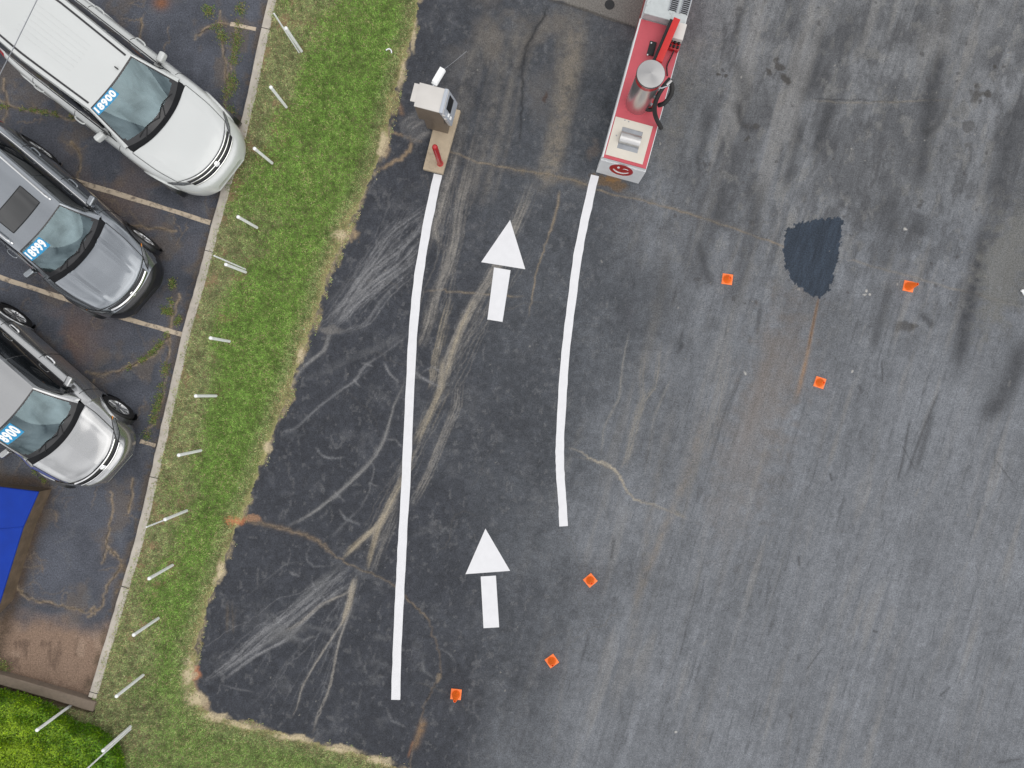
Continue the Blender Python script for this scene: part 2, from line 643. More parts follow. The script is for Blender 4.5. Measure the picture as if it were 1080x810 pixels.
# --- upper lane: dusty tracks and the concrete apron at the top
m_top = in_poly(QX, QY, [(560, -80), (566, -6), (612, 10), (640, 20), (674, 30), (700, -80)])
blend(m_top * 0.85, c3(134, 131, 126))
stroke([(566, -4), (612, 9), (640, 19), (676, 31)], 1.6, c3(60, 58, 56), 0.9, 0.3, 1)
blend(np.exp(-((PX - 540 - (80 - PY) * 0.25) / 60) ** 2) * sstep(150, 40, PY) * sstep(0.3, 0.7, N30) * 0.75, c3(124, 117, 108))
for i, (x0, x1, a) in enumerate([(608, 585, .75), (600, 588, .6), (612, 590, .5), (618, 596, .35), (590, 578, .3)]):
    stroke([(x0 + 4, 10), ((x0 + x1) / 2 + 2, 90), (x1, 150), (x1 - 14, 200)], 9 if i < 2 else 4, c3(146, 137, 123), a * 0.65, 0.75, i)
for i in range(9):
    x0 = 500 + i * 8 + random.uniform(-5, 5)
    stroke([(x0 + 15, 20), (x0 - 8, 80), (x0 - 24, 150), (x0 - 42, 220)], random.uniform(2, 6), c3(128, 124, 118), random.uniform(.25, .55), 0.7, i)
stroke([(578, 4), (574, 16), (560, 40), (552, 62), (551, 90), (550, 120), (546, 165)], 1.5, CRK, 0.85, 0.4, 3, wob=0.7)
stroke([(568, 20), (556, 50), (549, 80)], 5, c3(45, 46, 50), 0.5, 0.4, 3)
blob(572, 105, 9, 30, 0.1, c3(104, 103, 103), 0.4, 0.9, 0.6)
blob(575, 102, 3, 6, 0, c3(78, 62, 56), 0.7, 0.8)
# --- joints and cracks
joint = [(410, 140), (420, 148), (447, 152), (474, 160), (510, 172), (550, 180), (575, 183), (610, 192), (640, 203), (690, 215), (760, 236), (828, 261)]
stroke(joint[3:], 1.0, TAN, 0.8, 0.6, 5, wob=0.6, taper=False)
stroke([(530, 178), (560, 182), (600, 190), (630, 198)], 4.5, c3(120, 110, 96), 0.6, 0.9, 6)
stroke([(632, 196), (680, 210), (730, 226), (820, 252)], 2.2, c3(116, 110, 102), 0.4, 0.9, 6)
stroke([(885, 271), (915, 279), (990, 300), (1035, 312), (1085, 326)], 1.2, c3(140, 136, 130), 0.8, 0.7, 7, wob=0.7)
stroke([(1010, 306), (1085, 322)], 2.0, c3(72, 72, 72), 0.5, 0.7, 7, wob=0.7)
stroke([(852, 103), (880, 105), (915, 106), (955, 108)], 0.9, CRK, 0.7, 0.6, 8, wob=0.5)
stroke([(851, 106), (900, 108), (950, 107), (1010, 105)], 1.2, c3(150, 142, 128), 0.5, 0.8, 9, wob=0.5)
stroke([(957, -10), (948, 20), (937, 55), (930, 80), (918, 120), (905, 190), (897, 235)], 0.9, c3(84, 85, 88), 0.55, 0.7, 10, wob=0.4)
stroke([(591, 200), (586, 225), (578, 250), (572, 268), (566, 285), (562, 310), (557, 335)], 0.9, TAN, 0.8, 0.5, 11, wob=0.6)
stroke([(591, 200), (586, 225), (579, 248)], 1.6, TAN, 0.5, 0.5, 11, wob=0.6)
stroke([(447, 308), (465, 306), (490, 309), (520, 310), (555, 313)], 1.1, TAN, 0.75, 0.6, 12, wob=0.6)
crk2 = [(247, 549), (270, 551), (300, 558), (325, 566), (340, 574), (352, 585), (372, 597), (395, 606), (418, 619), (438, 640), (452, 655)]
stroke(crk2, 1.0, c3(142, 128, 110), 0.85, 0.6, 13, wob=0.8, taper=False)
stroke(crk2[:6], 1.8, c3(162, 144, 122), 0.75, .75, 77, wob=1.0)
stroke(crk2[:5], 3.0, c3(104, 90, 78), 0.5, 0.7, 13, wob=0.8)
stroke(crk2, 0.8, CRK, 0.7, 0.8, 14, wob=0.8, taper=False)
stroke([(452, 655), (458, 672), (463, 690), (464, 712), (456, 726), (448, 745), (443, 765), (435, 790), (432, 815)], 1.0, c3(116, 104, 92), 0.7, 0.6, 15, wob=0.8, taper=False)
stroke([(462, 715), (450, 740), (446, 752)], 0.9, CRK, 0.7, 0.6, 15, wob=0.5)
stroke([(447, 760), (443, 772), (436, 790)], 3.6, c3(150, 122, 92), 0.8, 0.6, 16, wob=0.6)
blob(463, 715, 4, 5, 0, TAN, 0.5, 0.8)
stroke([(602, 480), (625, 487), (645, 496), (655, 508), (665, 522), (690, 533), (722, 546)], 0.9, c3(134, 128, 118), 0.7, 0.7, 17, wob=0.8)
stroke([(655, 508), (650, 535), (640, 560)], 0.8, c3(110, 108, 106), 0.4, 0.7, 18, wob=0.8)
stroke([(430, 800), (436, 780)], 1.2, RUST, 0.7, 0.5, 19)
# fine crazing cracks in the dark lane
for i in range(16):
    x, y = random.uniform(300, 640), random.uniform(220, 780)
    pts = [(x, y)]
    an = random.uniform(0, 6.28)
    for k in range(5):
        an += random.gauss(0, .5)
        x += 14 * math.cos(an)
        y += 14 * math.sin(an)
        pts.append((x, y))
    stroke(pts, 0.7, c3(106, 103, 99), random.uniform(.25, .5), .6, i, wob=.8)
# near the kiosk: grass-side cracks and a cement smear
stroke([(398, 180), (412, 172), (424, 166), (432, 157), (436, 147)], 1.9, c3(168, 146, 118), 0.9, 0.5, 20, wob=0.7)
stroke([(408, 139), (420, 142), (434, 146), (446, 150)], 1.4, c3(156, 136, 112), 0.9, 0.5, 21, wob=0.7)
stroke([(416, 106), (421, 113), (424, 121)], 2.6, c3(150, 122, 98), 0.85, 0.6, 22, wob=0.6)
blob(441, 134, 16, 13, 0.4, c3(112, 112, 114), 0.65, 0.9, 0.35)
for i in range(7):
    x, y = random.uniform(430, 450), random.uniform(124, 144)
    stroke([(x - 7, y + 6), (x, y), (x + 8, y - 1)], 1.2, c3(150, 148, 146), 0.6, .5, i)

# --- pale dusty tyre tracks of the lane
def fan(start, end, n, sp0, sp1, bend, w, col, a, seed):
    r = random.Random(seed)
    n = int(n * 1.5)
    for i in range(n):
        o0, o1 = r.gauss(0, sp0), r.gauss(0, sp1)
        ph, am = r.uniform(0, 6.28), r.uniform(1, 5)
        u0, u1 = r.choice([0, 0, r.uniform(0, .5)]), r.choice([1, 1, r.uniform(.55, 1)])
        pts = []
        for k in range(8):
            u = u0 + (u1 - u0) * k / 7
            bx, by = bend[0] * 4 * u * (1 - u), bend[1] * 4 * u * (1 - u)
            o = o0 + (o1 - o0) * u + am * math.sin(ph + u * 4.5)
            pts.append((start[0] + (end[0] - start[0]) * u + bx + o, start[1] + (end[1] - start[1]) * u + by + o * .3 + r.gauss(0, 2)))
        stroke(pts, r.uniform(0.55, 1.1) * w * .8, col, r.uniform(.35, 1.0) * a * 1.1, .55, seed * 31 + i, wob=.6)


TRK = c3(152, 148, 142)
TRT = c3(168, 159, 142)
TRG = c3(146, 147, 150)


def tracks(ox, oy, k, rows):
    for q, (pts, w, col, a, n, sp) in enumerate(rows):
        r = random.Random(q * 7 + ox)
        base = [(ox + x / k, oy + y / k) for x, y in pts]
        if n > 1:
            stroke(base, sp * 2.2 + w, col, a * .15, .9, q, wob=.8)
        nn = n * 3 if n > 1 else 2
        for m_ in range(nn):
            f = 1.0 if m_ < n else 1.9
            dx, dy = r.gauss(0, sp * f), r.gauss(0, sp * f)
            e0, e1 = r.gauss(0, sp * .8 * f), r.gauss(0, sp * .8 * f)
            u0, u1 = (0, 1) if m_ < n else (r.uniform(0, .45), r.uniform(.5, 1))
            L_ = len(base) - 1
            pp_ = []
            for t in range(9):
                u = u0 + (u1 - u0) * t / 8
                g_ = min(int(u * L_), L_ - 1)
                h_ = u * L_ - g_
                x = base[g_][0] * (1 - h_) + base[g_ + 1][0] * h_
                y = base[g_][1] * (1 - h_) + base[g_ + 1][1] * h_
                e = e0 + (e1 - e0) * u
                pp_.append((x + dx + e, y + (dy + e) * .4))
            stroke(pp_, max(.62, w * r.uniform(.5, .95)), col, a * r.uniform(.35, .95) * (1 if m_ < n else .55), .55, q * 13 + m_, wob=.35)


tracks(280, 160, 3.114, [
    ([(690, -60), (655, 100), (630, 190), (620, 300), (590, 400), (560, 460), (540, 540), (520, 640)], 4.5, c3(112, 110, 108), .55, 1, .5),
    ([(690, -60), (655, 100), (630, 190), (620, 300), (590, 400), (560, 460), (540, 540), (515, 640)], .9, TRK, .7, 6, 2.2),
    ([(640, -40), (600, 110), (575, 200), (555, 250), (570, 320)], 1.0, TRK, .65, 5, 2),
    ([(600, 60), (560, 220), (548, 330)], 1.0, TRK, .5, 4, 3),
    ([(880, 90), (830, 220), (760, 390), (700, 470), (640, 580), (600, 680), (570, 790)], 6, c3(108, 106, 102), .55, 1, .5),
    ([(880, 90), (830, 220), (745, 400), (700, 470), (640, 580), (600, 680), (570, 790)], .9, TRK, .7, 9, 3.2),
    ([(690, 480), (640, 570), (605, 670), (575, 790)], 1.3, TRT, .75, 3, 1.2),
    ([(610, 480), (580, 580), (555, 690), (545, 780)], .9, TRT, .7, 4, 1.6),
    ([(550, 470), (530, 560), (500, 640)], .9, TRK, .7, 3, 1.2),
    ([(535, 180), (420, 260), (330, 380), (200, 560)], .85, TRG, .7, 4, 2.6),
    ([(530, 240), (430, 330), (330, 400), (230, 550)], .9, TRG, .75, 4, 2.2),
    ([(520, 280), (440, 370), (340, 440), (220, 570)], .9, TRG, .8, 4, 1.8),
    ([(505, 340), (390, 430), (300, 500), (215, 580)], .9, TRG, .7, 4, 2),
    ([(505, 380), (400, 470), (330, 570), (230, 600)], .9, TRG, .55, 2, 1.5),
    ([(420, 270), (340, 390), (260, 480), (200, 570)], 3.5, c3(100, 101, 104), .45, 2, 3),
    ([(215, 580), (195, 650), (120, 710), (60, 810)], 1.7, c3(142, 142, 142), .75, 2, .6),
    ([(490, 570), (380, 640), (280, 680), (140, 750)], 2.2, c3(100, 102, 106), .55, 2, 1.2),
    ([(480, 590), (390, 660), (330, 700), (280, 760), (200, 810)], .9, TRG, .6, 2, .6),
    ([(390, 700), (410, 730), (435, 755)], 1.1, TRG, .7, 1, .3),
    ([(540, 100), (470, 130), (400, 190)], 2.2, c3(88, 90, 94), .5, 2, 2),
])
tracks(260, 380, 3.114, [
    ([(525, 60), (475, 170), (455, 260), (410, 330), (330, 410), (220, 500), (130, 545)], 1.6, c3(138, 138, 138), .75, 2, .7),
    ([(410, 330), (420, 360), (400, 440), (365, 500)], .9, TRG, .75, 1, .4),
    ([(410, 20), (350, 70), (240, 150), (160, 225), (105, 238)], .9, c3(124, 126, 130), .7, 2, .5),
    ([(450, 5), (470, 45), (500, 72)], 1.1, TRG, .7, 1, .4),
    ([(350, 62), (375, 90)], .8, TRG, .6, 1, .3), ([(375, 8), (415, 20)], .9, TRG, .6, 1, .3),
    ([(650, -10), (640, 100), (600, 180), (555, 280)], 1.1, TRT, .85, 5, 1.8),
    ([(640, 80), (600, 180), (560, 270)], 2.6, c3(134, 125, 108), .6, 1, .5),
    ([(700, 60), (690, 150), (640, 270), (600, 370), (540, 480)], .8, TRK, .6, 4, 1.6),
    ([(640, 240), (590, 370), (560, 430)], .8, TRK, .6, 2, 1.2),
    ([(550, 290), (505, 400), (460, 490), (430, 560), (395, 690)], 1.2, TRT, .9, 4, .9),
    ([(505, 420), (440, 540), (380, 590), (318, 650)], 1.2, TRT, .85, 4, 1.0),
    ([(480, 480), (400, 570), (330, 640)], 1.0, TRT, .7, 3, 1.2),
    ([(460, 500), (425, 580), (395, 680)], 2.4, c3(150, 137, 112), .7, 1, .4),
    ([(400, 570), (350, 610), (316, 652)], 3.0, c3(146, 134, 112), .7, 1, .4),
    ([(500, 480), (470, 560), (440, 640), (420, 700)], .8, TRK, .6, 3, 1.5),
    ([(225, 283), (245, 312), (275, 322), (320, 318)], 1.5, c3(150, 152, 156), .65, 1, .2),
    ([(303, 490), (325, 522), (375, 540)], 1.3, c3(150, 152, 156), .65, 1, .2),
    ([(455, 260), (490, 262), (518, 292)], 1.1, TRG, .7, 1, .3),
    ([(330, 420), (300, 440), (280, 460)], 3, c3(110, 112, 116), .6, 1, .5),
    ([(285, 430), (325, 465)], 1.0, TRG, .6, 1, .3), ([(400, 400), (430, 415)], .8, TRG, .6, 1, .3),
    ([(280, 580), (310, 550), (380, 480)], .9, c3(112, 114, 118), .6, 2, 1),
    ([(570, 45), (610, 20), (640, 40)], 1.0, TRG, .6, 1, .3), ([(540, 30), (580, 60), (640, 90)], 1.2, TRG, .4, 2, 1),
])
tracks(200, 560, 3.24, [
    ([(515, 115), (420, 210), (330, 290), (240, 350), (130, 450), (40, 515)], .9, TRG, .85, 3, 1.3),
    ([(530, 130), (440, 230), (370, 290), (280, 370), (180, 440), (50, 522)], .9, TRG, .75, 3, 1.3),
    ([(555, 180), (470, 230), (370, 330), (340, 370), (220, 430), (110, 515)], .9, TRG, .9, 3, .9),
    ([(565, 175), (540, 210), (450, 250), (380, 310), (300, 360)], .9, TRK, .75, 3, 1.2),
    ([(520, 110), (430, 190), (340, 280)], 3.2, c3(96, 98, 101), .45, 2, 2),
    ([(570, 150), (548, 240), (525, 310), (470, 390), (420, 470), (385, 530), (375, 580), (350, 640)], .9, TRK, .85, 2, .5),
    ([(572, 150), (542, 280), (510, 370), (490, 470), (470, 560), (435, 630), (420, 695)], 1.0, TRK, .85, 2, .6),
    ([(565, 160), (545, 240), (522, 320)], 1.3, TRT, .8, 4, 1.0),
    ([(430, 350), (340, 440), (298, 500), (210, 600)], .8, c3(104, 106, 110), .6, 2, .8),
    ([(245, 335), (310, 345), (400, 382)], 2.6, c3(116, 118, 122), .6, 2, 1), ([(298, 292), (305, 325), (325, 355)], 1.4, c3(130, 132, 136), .65, 1, .3),
    ([(390, 320), (440, 335), (490, 352)], 2.4, c3(100, 102, 106), .5, 2, 1), ([(420, 360), (380, 380)], 1.0, TRG, .5, 1, .3),
    ([(418, 42), (400, 75), (403, 105), (430, 122), (490, 118)], 1.1, c3(120, 122, 126), .65, 1, .3), ([(400, 102), (330, 112), (270, 160), (180, 232)], 1.1, c3(104, 106, 110), .6, 1, .3),
    ([(338, 135), (355, 148), (378, 155)], 1.2, TRG, .65, 1, .3), ([(415, 165), (430, 198), (475, 222)], 1.0, c3(140, 142, 146), .65, 1, .3),
    ([(572, 395), (578, 425), (586, 460)], 1.8, c3(108, 110, 114), .5, 1, .3), ([(795, 420), (800, 475), (845, 512)], 1.3, c3(126, 128, 131), .6, 1, .3),
    ([(850, 400), (890, 420), (910, 450)], 1.4, c3(136, 138, 141), .6, 1, .3), ([(672, 598), (690, 648), (745, 672)], 1.5, c3(140, 142, 146), .65, 1, .2),
    ([(587, 535), (582, 570), (570, 612)], 1.3, c3(104, 106, 110), .55, 1, .3), ([(620, 436), (655, 452), (690, 460)], 1.3, c3(104, 106, 110), .55, 1, .3),
    ([(625, 500), (645, 515)], 3, c3(100, 102, 106), .5, 1, .3), ([(640, 360), (670, 372)], 3, c3(98, 100, 104), .5, 2, 1), ([(110, 525), (160, 540), (220, 550)], .8, TRG, .5, 1, .3),
    ([(140, 240), (138, 350)], 1.4, c3(112, 100, 84), .45, 2, 2),
])
tracks(560, 300, 3.114, [
    ([(325, 140), (300, 270), (290, 370), (240, 470), (230, 575)], .7, c3(140, 139, 136), .75, 2, .5),
    ([(375, 180), (360, 300), (365, 370), (330, 480), (320, 560), (290, 615)], .7, c3(146, 142, 134), .75, 3, 1.2),
    ([(430, 180), (410, 330), (370, 390), (340, 500), (310, 605)], .7, c3(146, 142, 134), .75, 3, 1.5),
    ([(470, 290), (410, 430), (380, 640)], .7, c3(138, 137, 134), .6, 2, 1.5),
    ([(440, -200), (440, 0), (400, 150), (360, 330)], 6, c3(122, 119, 114), .6, 1, 1),
    ([(640, 230), (600, 400), (560, 540), (520, 680), (490, 830)], 5, c3(134, 130, 123), .65, 1, 1),
    ([(660, 190), (620, 400), (580, 560)], .8, c3(146, 143, 138), .5, 5, 3),
    ([(480, 5), (468, 50), (458, 95)], 2.2, c3(72, 73, 76), .75, 1, .3), ([(500, 140), (480, 245)], 1.8, c3(70, 72, 76), .7, 1, .3), ([(496, 195), (492, 212)], 3, c3(64, 66, 70), .85, 1, .2), ([(386, 540), (377, 588)], 2.2, c3(72, 74, 78), .8, 1, .2),
    ([(758, 50), (740, 165)], 2.4, c3(84, 86, 90), .65, 2, .5), ([(720, 240), (640, 420), (580, 620)], 2, c3(92, 95, 100), .6, 3, 2),
    ([(810, 160), (760, 300), (720, 450), (650, 650)], 9, c3(134, 122, 113), .55, 1, .5), ([(240, 680), (252, 800)], .8, c3(128, 129, 131), .6, 1, .5), ([(470, 740), (505, 765)], 2, c3(150, 140, 118), .6, 1, .4),
    ([(310, 60), (312, 150)], 6, c3(84, 86, 92), .4, 2, 2),
])
fan((486, 190), (452, 345), 9, 8, 9, (2, 0), 1.0, TRK, .35, 21)
fan((446, 215), (340, 350), 12, 14, 12, (4, 4), .9, TRG, .35, 22)
fan((545, 255), (465, 420), 10, 10, 9, (2, 0), .9, TRK, .35, 23)
fan((460, 420), (385, 590), 9, 9, 7, (2, 0), .9, TRK, .35, 24)
fan((372, 594), (235, 705), 12, 6, 18, (0, 0), .9, TRG, .35, 25)
fan((375, 598), (325, 770), 7, 6, 18, (2, 0), .8, TRG, .3, 26)
stroke([(596, 471), (612, 477), (624, 485), (636, 487), (648, 495), (654, 503), (660, 515), (672, 528), (690, 533), (722, 546)], .9, c3(176, 168, 152), .9, .5, 17, wob=.8)
stroke([(624, 485), (648, 495), (660, 515)], 1.0, c3(190, 180, 160), .7, .6, 18, wob=.5)
blob(348, 349, 12, 4, 0.1, c3(128, 126, 124), 0.7, 0.9, 0.5)
blob(300, 668, 22, 7, -0.2, c3(110, 111, 113), 0.55, 1.0, 0.6)
# --- right lot: dark smears seen in the photo
for pts, w, a in [([(748, 110), (742, 150), (734, 175)], 7, .6), ([(735, 160), (738, 180), (746, 172)], 3, .6), ([(775, 60), (786, 95), (790, 125)], 8, .5), ([(779, 105), (782, 130), (797, 136)], 4, .7),
                  ([(880, 105), (866, 140), (860, 160)], 7, .75), ([(846, 130), (838, 160), (828, 205)], 6, .45), ([(995, 50), (985, 90), (975, 150), (968, 200)], 10, .75), ([(1004, 95), (990, 130), (975, 140)], 5, .5),
                  ([(1075, 110), (1062, 160), (1046, 210)], 15, .7), ([(1040, 230), (1030, 290), (1020, 330), (1008, 400)], 10, .85), ([(1080, 360), (1062, 410), (1040, 440)], 12, .75), ([(945, 205), (935, 250), (928, 280)], 16, .5),
                  ([(975, 225), (968, 250)], 14, .5), ([(938, 300), (930, 330), (920, 370)], 6, .5), ([(868, 30), (862, 70), (848, 110)], 8, .45), ([(780, 10), (776, 40)], 4, .6), ([(970, 330), (985, 345)], 4, .6), ([(760, 200), (745, 250), (735, 300)], 9, .4),
                  ([(735, 250), (746, 290), (752, 300)], 4, .5), ([(905, 405), (910, 415)], 3, .6), ([(960, 440), (953, 480), (946, 510)], 2.4, .7), ([(992, 410), (975, 450), (955, 505)], 2.6, .7), ([(930, 378), (931, 405)], 1.2, .8),
                  ([(800, 180), (790, 260), (770, 330)], 12, .4), ([(705, 260), (700, 340)], 14, .35), ([(1005, 0), (990, 40)], 16, .4), ([(900, 0), (885, 60)], 20, .35), ([(985, 430), (965, 500)], 4, .5),
                  ([(875, 498), (878, 508)], 2.2, .8), ([(842, 585), (843, 598)], 2, .8), ([(1050, 485), (1070, 512)], 1, .8), ([(950, 468), (966, 496)], 0.9, .8), ([(990, 735), (1003, 724)], 2, .7), ([(832, 752), (836, 758)], 2.5, .8), ([(920, 665), (926, 667)], 2, .8),
                  ([(1050, 805), (1080, 800)], 3, .6), ([(870, 680), (848, 710)], 1.1, .7), ([(745, 580), (730, 640), (715, 700)], 1.6, .5), ([(648, 566), (644, 592)], 2.4, .7), ([(622, 668), (612, 700)], 2, .5)]:
    if w <= 3:
        w, a = w * .7, a * .75
    stroke(pts, w, OIL if w < 7 else c3(66, 68, 72), min(a * 1.2, .95), .3, int(w))
for cx, cy, r_, a in [(822, 70, 5, .8), (828, 82, 6, .85), (812, 76, 4, .8), (820, 62, 3, .7), (797, 133, 4, .7), (1030, 100, 9, .75), (1043, 100, 4, .8), (1023, 135, 7, .5), (1020, 155, 6, .5), (955, 346, 7, .6), (966, 344, 4, .6), (765, 80, 2, .8), (943, 163, 2, .8), (1051, 69, 2, .8), (879, 168, 2, .7), (786, 146, 2.5, .7), (758, 78, 1.8, .9)]:
    blob(cx, cy, r_, r_ * .8, 0, c3(72, 70, 68), a, 1.2, .35)
for i in range(150):
    x, y = random.uniform(690, 1080), random.uniform(0, 330)
    dk_ = random.random() < .7
    r_ = abs(random.gauss(0, 1.0)) + .5 if dk_ else random.uniform(.5, .9)
    blob(x, y, r_, r_, 0, c3(80, 80, 82) if dk_ else c3(170, 168, 164), .7, .6, .4)
for i in range(140):
    x, y = random.uniform(640, 1080), random.uniform(300, 810)
    l = random.uniform(5, 28)
    an = random.gauss(1.87, .22)
    stroke([(x, y), (x + l * math.cos(an), y + l * math.sin(an))], random.uniform(.5, 1.2), c3(86, 89, 95) if random.random() < .85 else c3(146, 145, 142), random.uniform(.3, .75), .6, i)
for i in range(50):
    x = random.uniform(600, 1080)
    y = random.uniform(330, 760)
    l = random.uniform(60, 200)
    an = random.gauss(1.84, .05)
    stroke([(x, y), (x + l * .5 * math.cos(an) + random.gauss(0, 2), y + l * .5 * math.sin(an)), (x + l * math.cos(an), y + l * math.sin(an))], random.uniform(.8, 4), c3(136, 134, 131) if random.random() < .6 else c3(84, 86, 91), random.uniform(.12, .28), .7, i)
stroke([(745, 430), (725, 500), (700, 560), (680, 610), (668, 640)], 4.5, c3(140, 131, 120), .55, .7, 3)
stroke([(712, 420), (690, 520), (672, 640), (660, 720)], 5, c3(122, 118, 112), .4, .8, 3)
# rust wash under the tar patch
blob(828, 375, 22, 62, 0.2, c3(128, 118, 110), .3, 1.0, .9)
blob(795, 460, 30, 80, 0.25, c3(130, 122, 115), .3, 1.0, .9)
stroke([(864, 312), (857, 345), (849, 385), (840, 420)], 1.3, c3(158, 128, 100), .85, .6, 4, wend=2.6)
stroke([(864, 312), (858, 340), (852, 370)], .9, c3(90, 72, 60), .7, .3, 4)
blob(1060, 280, 26, 60, 0.3, c3(122, 122, 118), .6, .8, .5)
# tar patch
tp = in_poly(PX + WX * .5 + (N3 - .5) * 5, PY + WY * .5 + (vnoise(PX / 1.6, PY / 5, 9) - .5) * 5, [(829, 244), (838, 238), (852, 232), (864, 231), (889, 229), (887, 250), (884, 272), (880, 292), (874, 306), (864, 315), (852, 310), (842, 302), (832, 292), (827, 276), (827, 258)])
blend(tp * .97, c3(52, 63, 77))
mult(np.where(tp, 1 + (fbm(V / 3, U / 14, 201, 3) - .5) * .8, 1.0))
# small pale flecks
for i in range(110):
    x, y = random.uniform(280, 1080), random.uniform(0, 810)
    r_ = random.choice([.55, .6, .7, .9])
    blob(x, y, r_, r_, 0, c3(150, 149, 145), .8, .3, .4)
for cx, cy in [(914, 307), (917, 311), (912, 311), (785, 393), (900, 392), (955, 240), (714, 772)]:
    blob(cx, cy, 1.2, 1.2, 0, c3(205, 203, 198), .8, .5, .4)
# base dirt beside the island and in front of it
blob(645, 193, 18, 5, 0.25, c3(120, 98, 72), .75, .9, .5)
blob(648, 188, 8, 3, 0.25, c3(150, 112, 66), .7, .9, .5)
blob(626, 160, 6, 9, 0, c3(128, 116, 108), .5, 1.1, .5)
stroke([(700, 180), (715, 120), (735, 40)], 10, c3(120, 114, 104), .4, .8, 5)

# --- left car park
pk = PARK.astype(float)
pcol = np.ones(SH + (3,)) * c3(88, 92, 102)
mm = (1 + (N30 - .5) * .55 + (N8 - .5) * .4 + (fbm(PX / 50, PY / 50, 211, 4) - .5) * .5)[..., None]
pcol = pcol * mm * 1.0
C = np.where(PARK[..., None], pcol, C)
LC, Lpk = C, PARK
def pblend(m, col):
    blend(m * pk, col)
pblend(sstep(.55, .72, fbm(PX / 26, PY / 26, 221, 5)) * .5, c3(112, 102, 92))
pblend(sstep(.62, .75, fbm(PX / 12, PY / 12, 231, 4)) * .45, c3(104, 107, 113))
pblend(np.exp(-((PX - 120) / 60) ** 2 - ((PY - 240) / 70) ** 2) * sstep(.35, .6, N30) * .55, c3(122, 100, 84))
pblend(np.exp(-((PX - 75) / 28) ** 2 - ((PY - 360) / 34) ** 2) * sstep(.35, .6, N30) * .55, c3(128, 100, 82))
pblend(np.exp(-((PX - 170) / 8) ** 2 - ((PY - 3) / 7) ** 2) * 1.0, c3(140, 98, 74))
# washed-in sand at the bottom of the car park
sand = sstep(640, 672, PY + (N30 - .5) * 36 - (PX - 50) * .12)
pblend(sand * .93, c3(150, 126, 108))
pblend(sand * sstep(.55, .7, fbm(PX / 9, PY / 20, 241, 4)) * .7, c3(108, 90, 78))
pblend(sand * sstep(.6, .72, fbm(PX / 22, PY / 22, 251, 4)) * .5, c3(172, 150, 132))
pblend(sstep(690, 728, PY - (PX) * .2 + (N8 - .5) * 18) * .6, c3(84, 68, 56))
# dirt strip along the blue platform
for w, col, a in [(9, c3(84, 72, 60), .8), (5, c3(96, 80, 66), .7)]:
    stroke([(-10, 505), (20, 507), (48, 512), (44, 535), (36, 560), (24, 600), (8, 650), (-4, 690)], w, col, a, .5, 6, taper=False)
parkcr = [[(118, 520), (117, 550), (112, 575), (120, 583), (128, 596), (112, 620), (106, 640), (92, 650)],
          [(18, 620), (34, 632), (60, 638), (92, 645), (100, 640)], [(128, 596), (134, 610), (122, 625)], [(112, 575), (108, 595)],
          [(0, 105), (20, 115), (45, 118), (80, 126)], [(150, 20), (147, 50), (140, 70)], [(190, 310), (178, 350), (165, 372), (140, 385), (110, 395), (90, 392)],
          [(182, 320), (176, 380), (168, 430), (156, 455)], [(75, 150), (85, 165), (80, 190)], [(98, 235), (140, 238), (185, 243)], [(140, 505), (136, 540)], [(100, 400), (92, 430)],
          [(250, 30), (240, 90), (235, 130)], [(232, 10), (236, 60), (240, 95)], [(5, 85), (8, 110), (3, 130)], [(60, 480), (50, 500), (45, 512)], [(205, 40), (228, 25), (262, 30)]]
for i, pts in enumerate(parkcr):
    stroke(pts, 1.3, c3(172, 154, 128), .9, .65, i, wob=1.1, taper=False)
    stroke(pts, 4.5, c3(124, 108, 92), .4, .9, i + 50, wob=1.1)
    stroke(pts, .8, c3(30, 28, 28), .75, .8, i + 80, wob=1.0)
for i in range(100):
    x, y = random.uniform(0, 260), random.uniform(0, 640)
    if x > interp_poly(np.array([y]), KERB)[0] - 15:
        continue
    pts = [(x, y)]
    an = random.uniform(0, 6.28)
    for k in range(4):
        an += random.gauss(0, .7)
        x += 8 * math.cos(an)
        y += 8 * math.sin(an)
        pts.append((x, y))
    stroke(pts, .8, c3(134, 120, 104), random.uniform(.3, .7), .6, i, wob=.8)
# strip of dirt against the kerb
pblend(sstep(9, 0, PX * 0 + (kx - 6 - PX)) * sstep(.4, .6, N8) * .6, c3(104, 90, 74))

# --- dry margin along the lawn
marg = sstep(5, 0, dE - (N30 - .5) * 14 - (N8 - .5) * 8) * ~LAWN * (PX > kx)
marg = marg * sstep(.36, .62, N8 * .6 + N30 * .4)
blend(marg * .85, c3(168, 154, 126))
for cx, cy, rx, ry, col in [(250, 548, 11, 6, c3(170, 112, 78)), (200, 722, 9, 24, c3(172, 142, 112)), (211, 742, 11, 8, c3(168, 150, 124)), (360, 246, 14, 9, c3(172, 152, 122)), (404, 150, 7, 16, c3(164, 144, 118)), (205, 710, 5, 9, c3(176, 116, 84)), (265, 547, 9, 4, c3(160, 126, 100))]:
    blob(cx, cy, rx, ry, 0, col, .9, .8, .4)

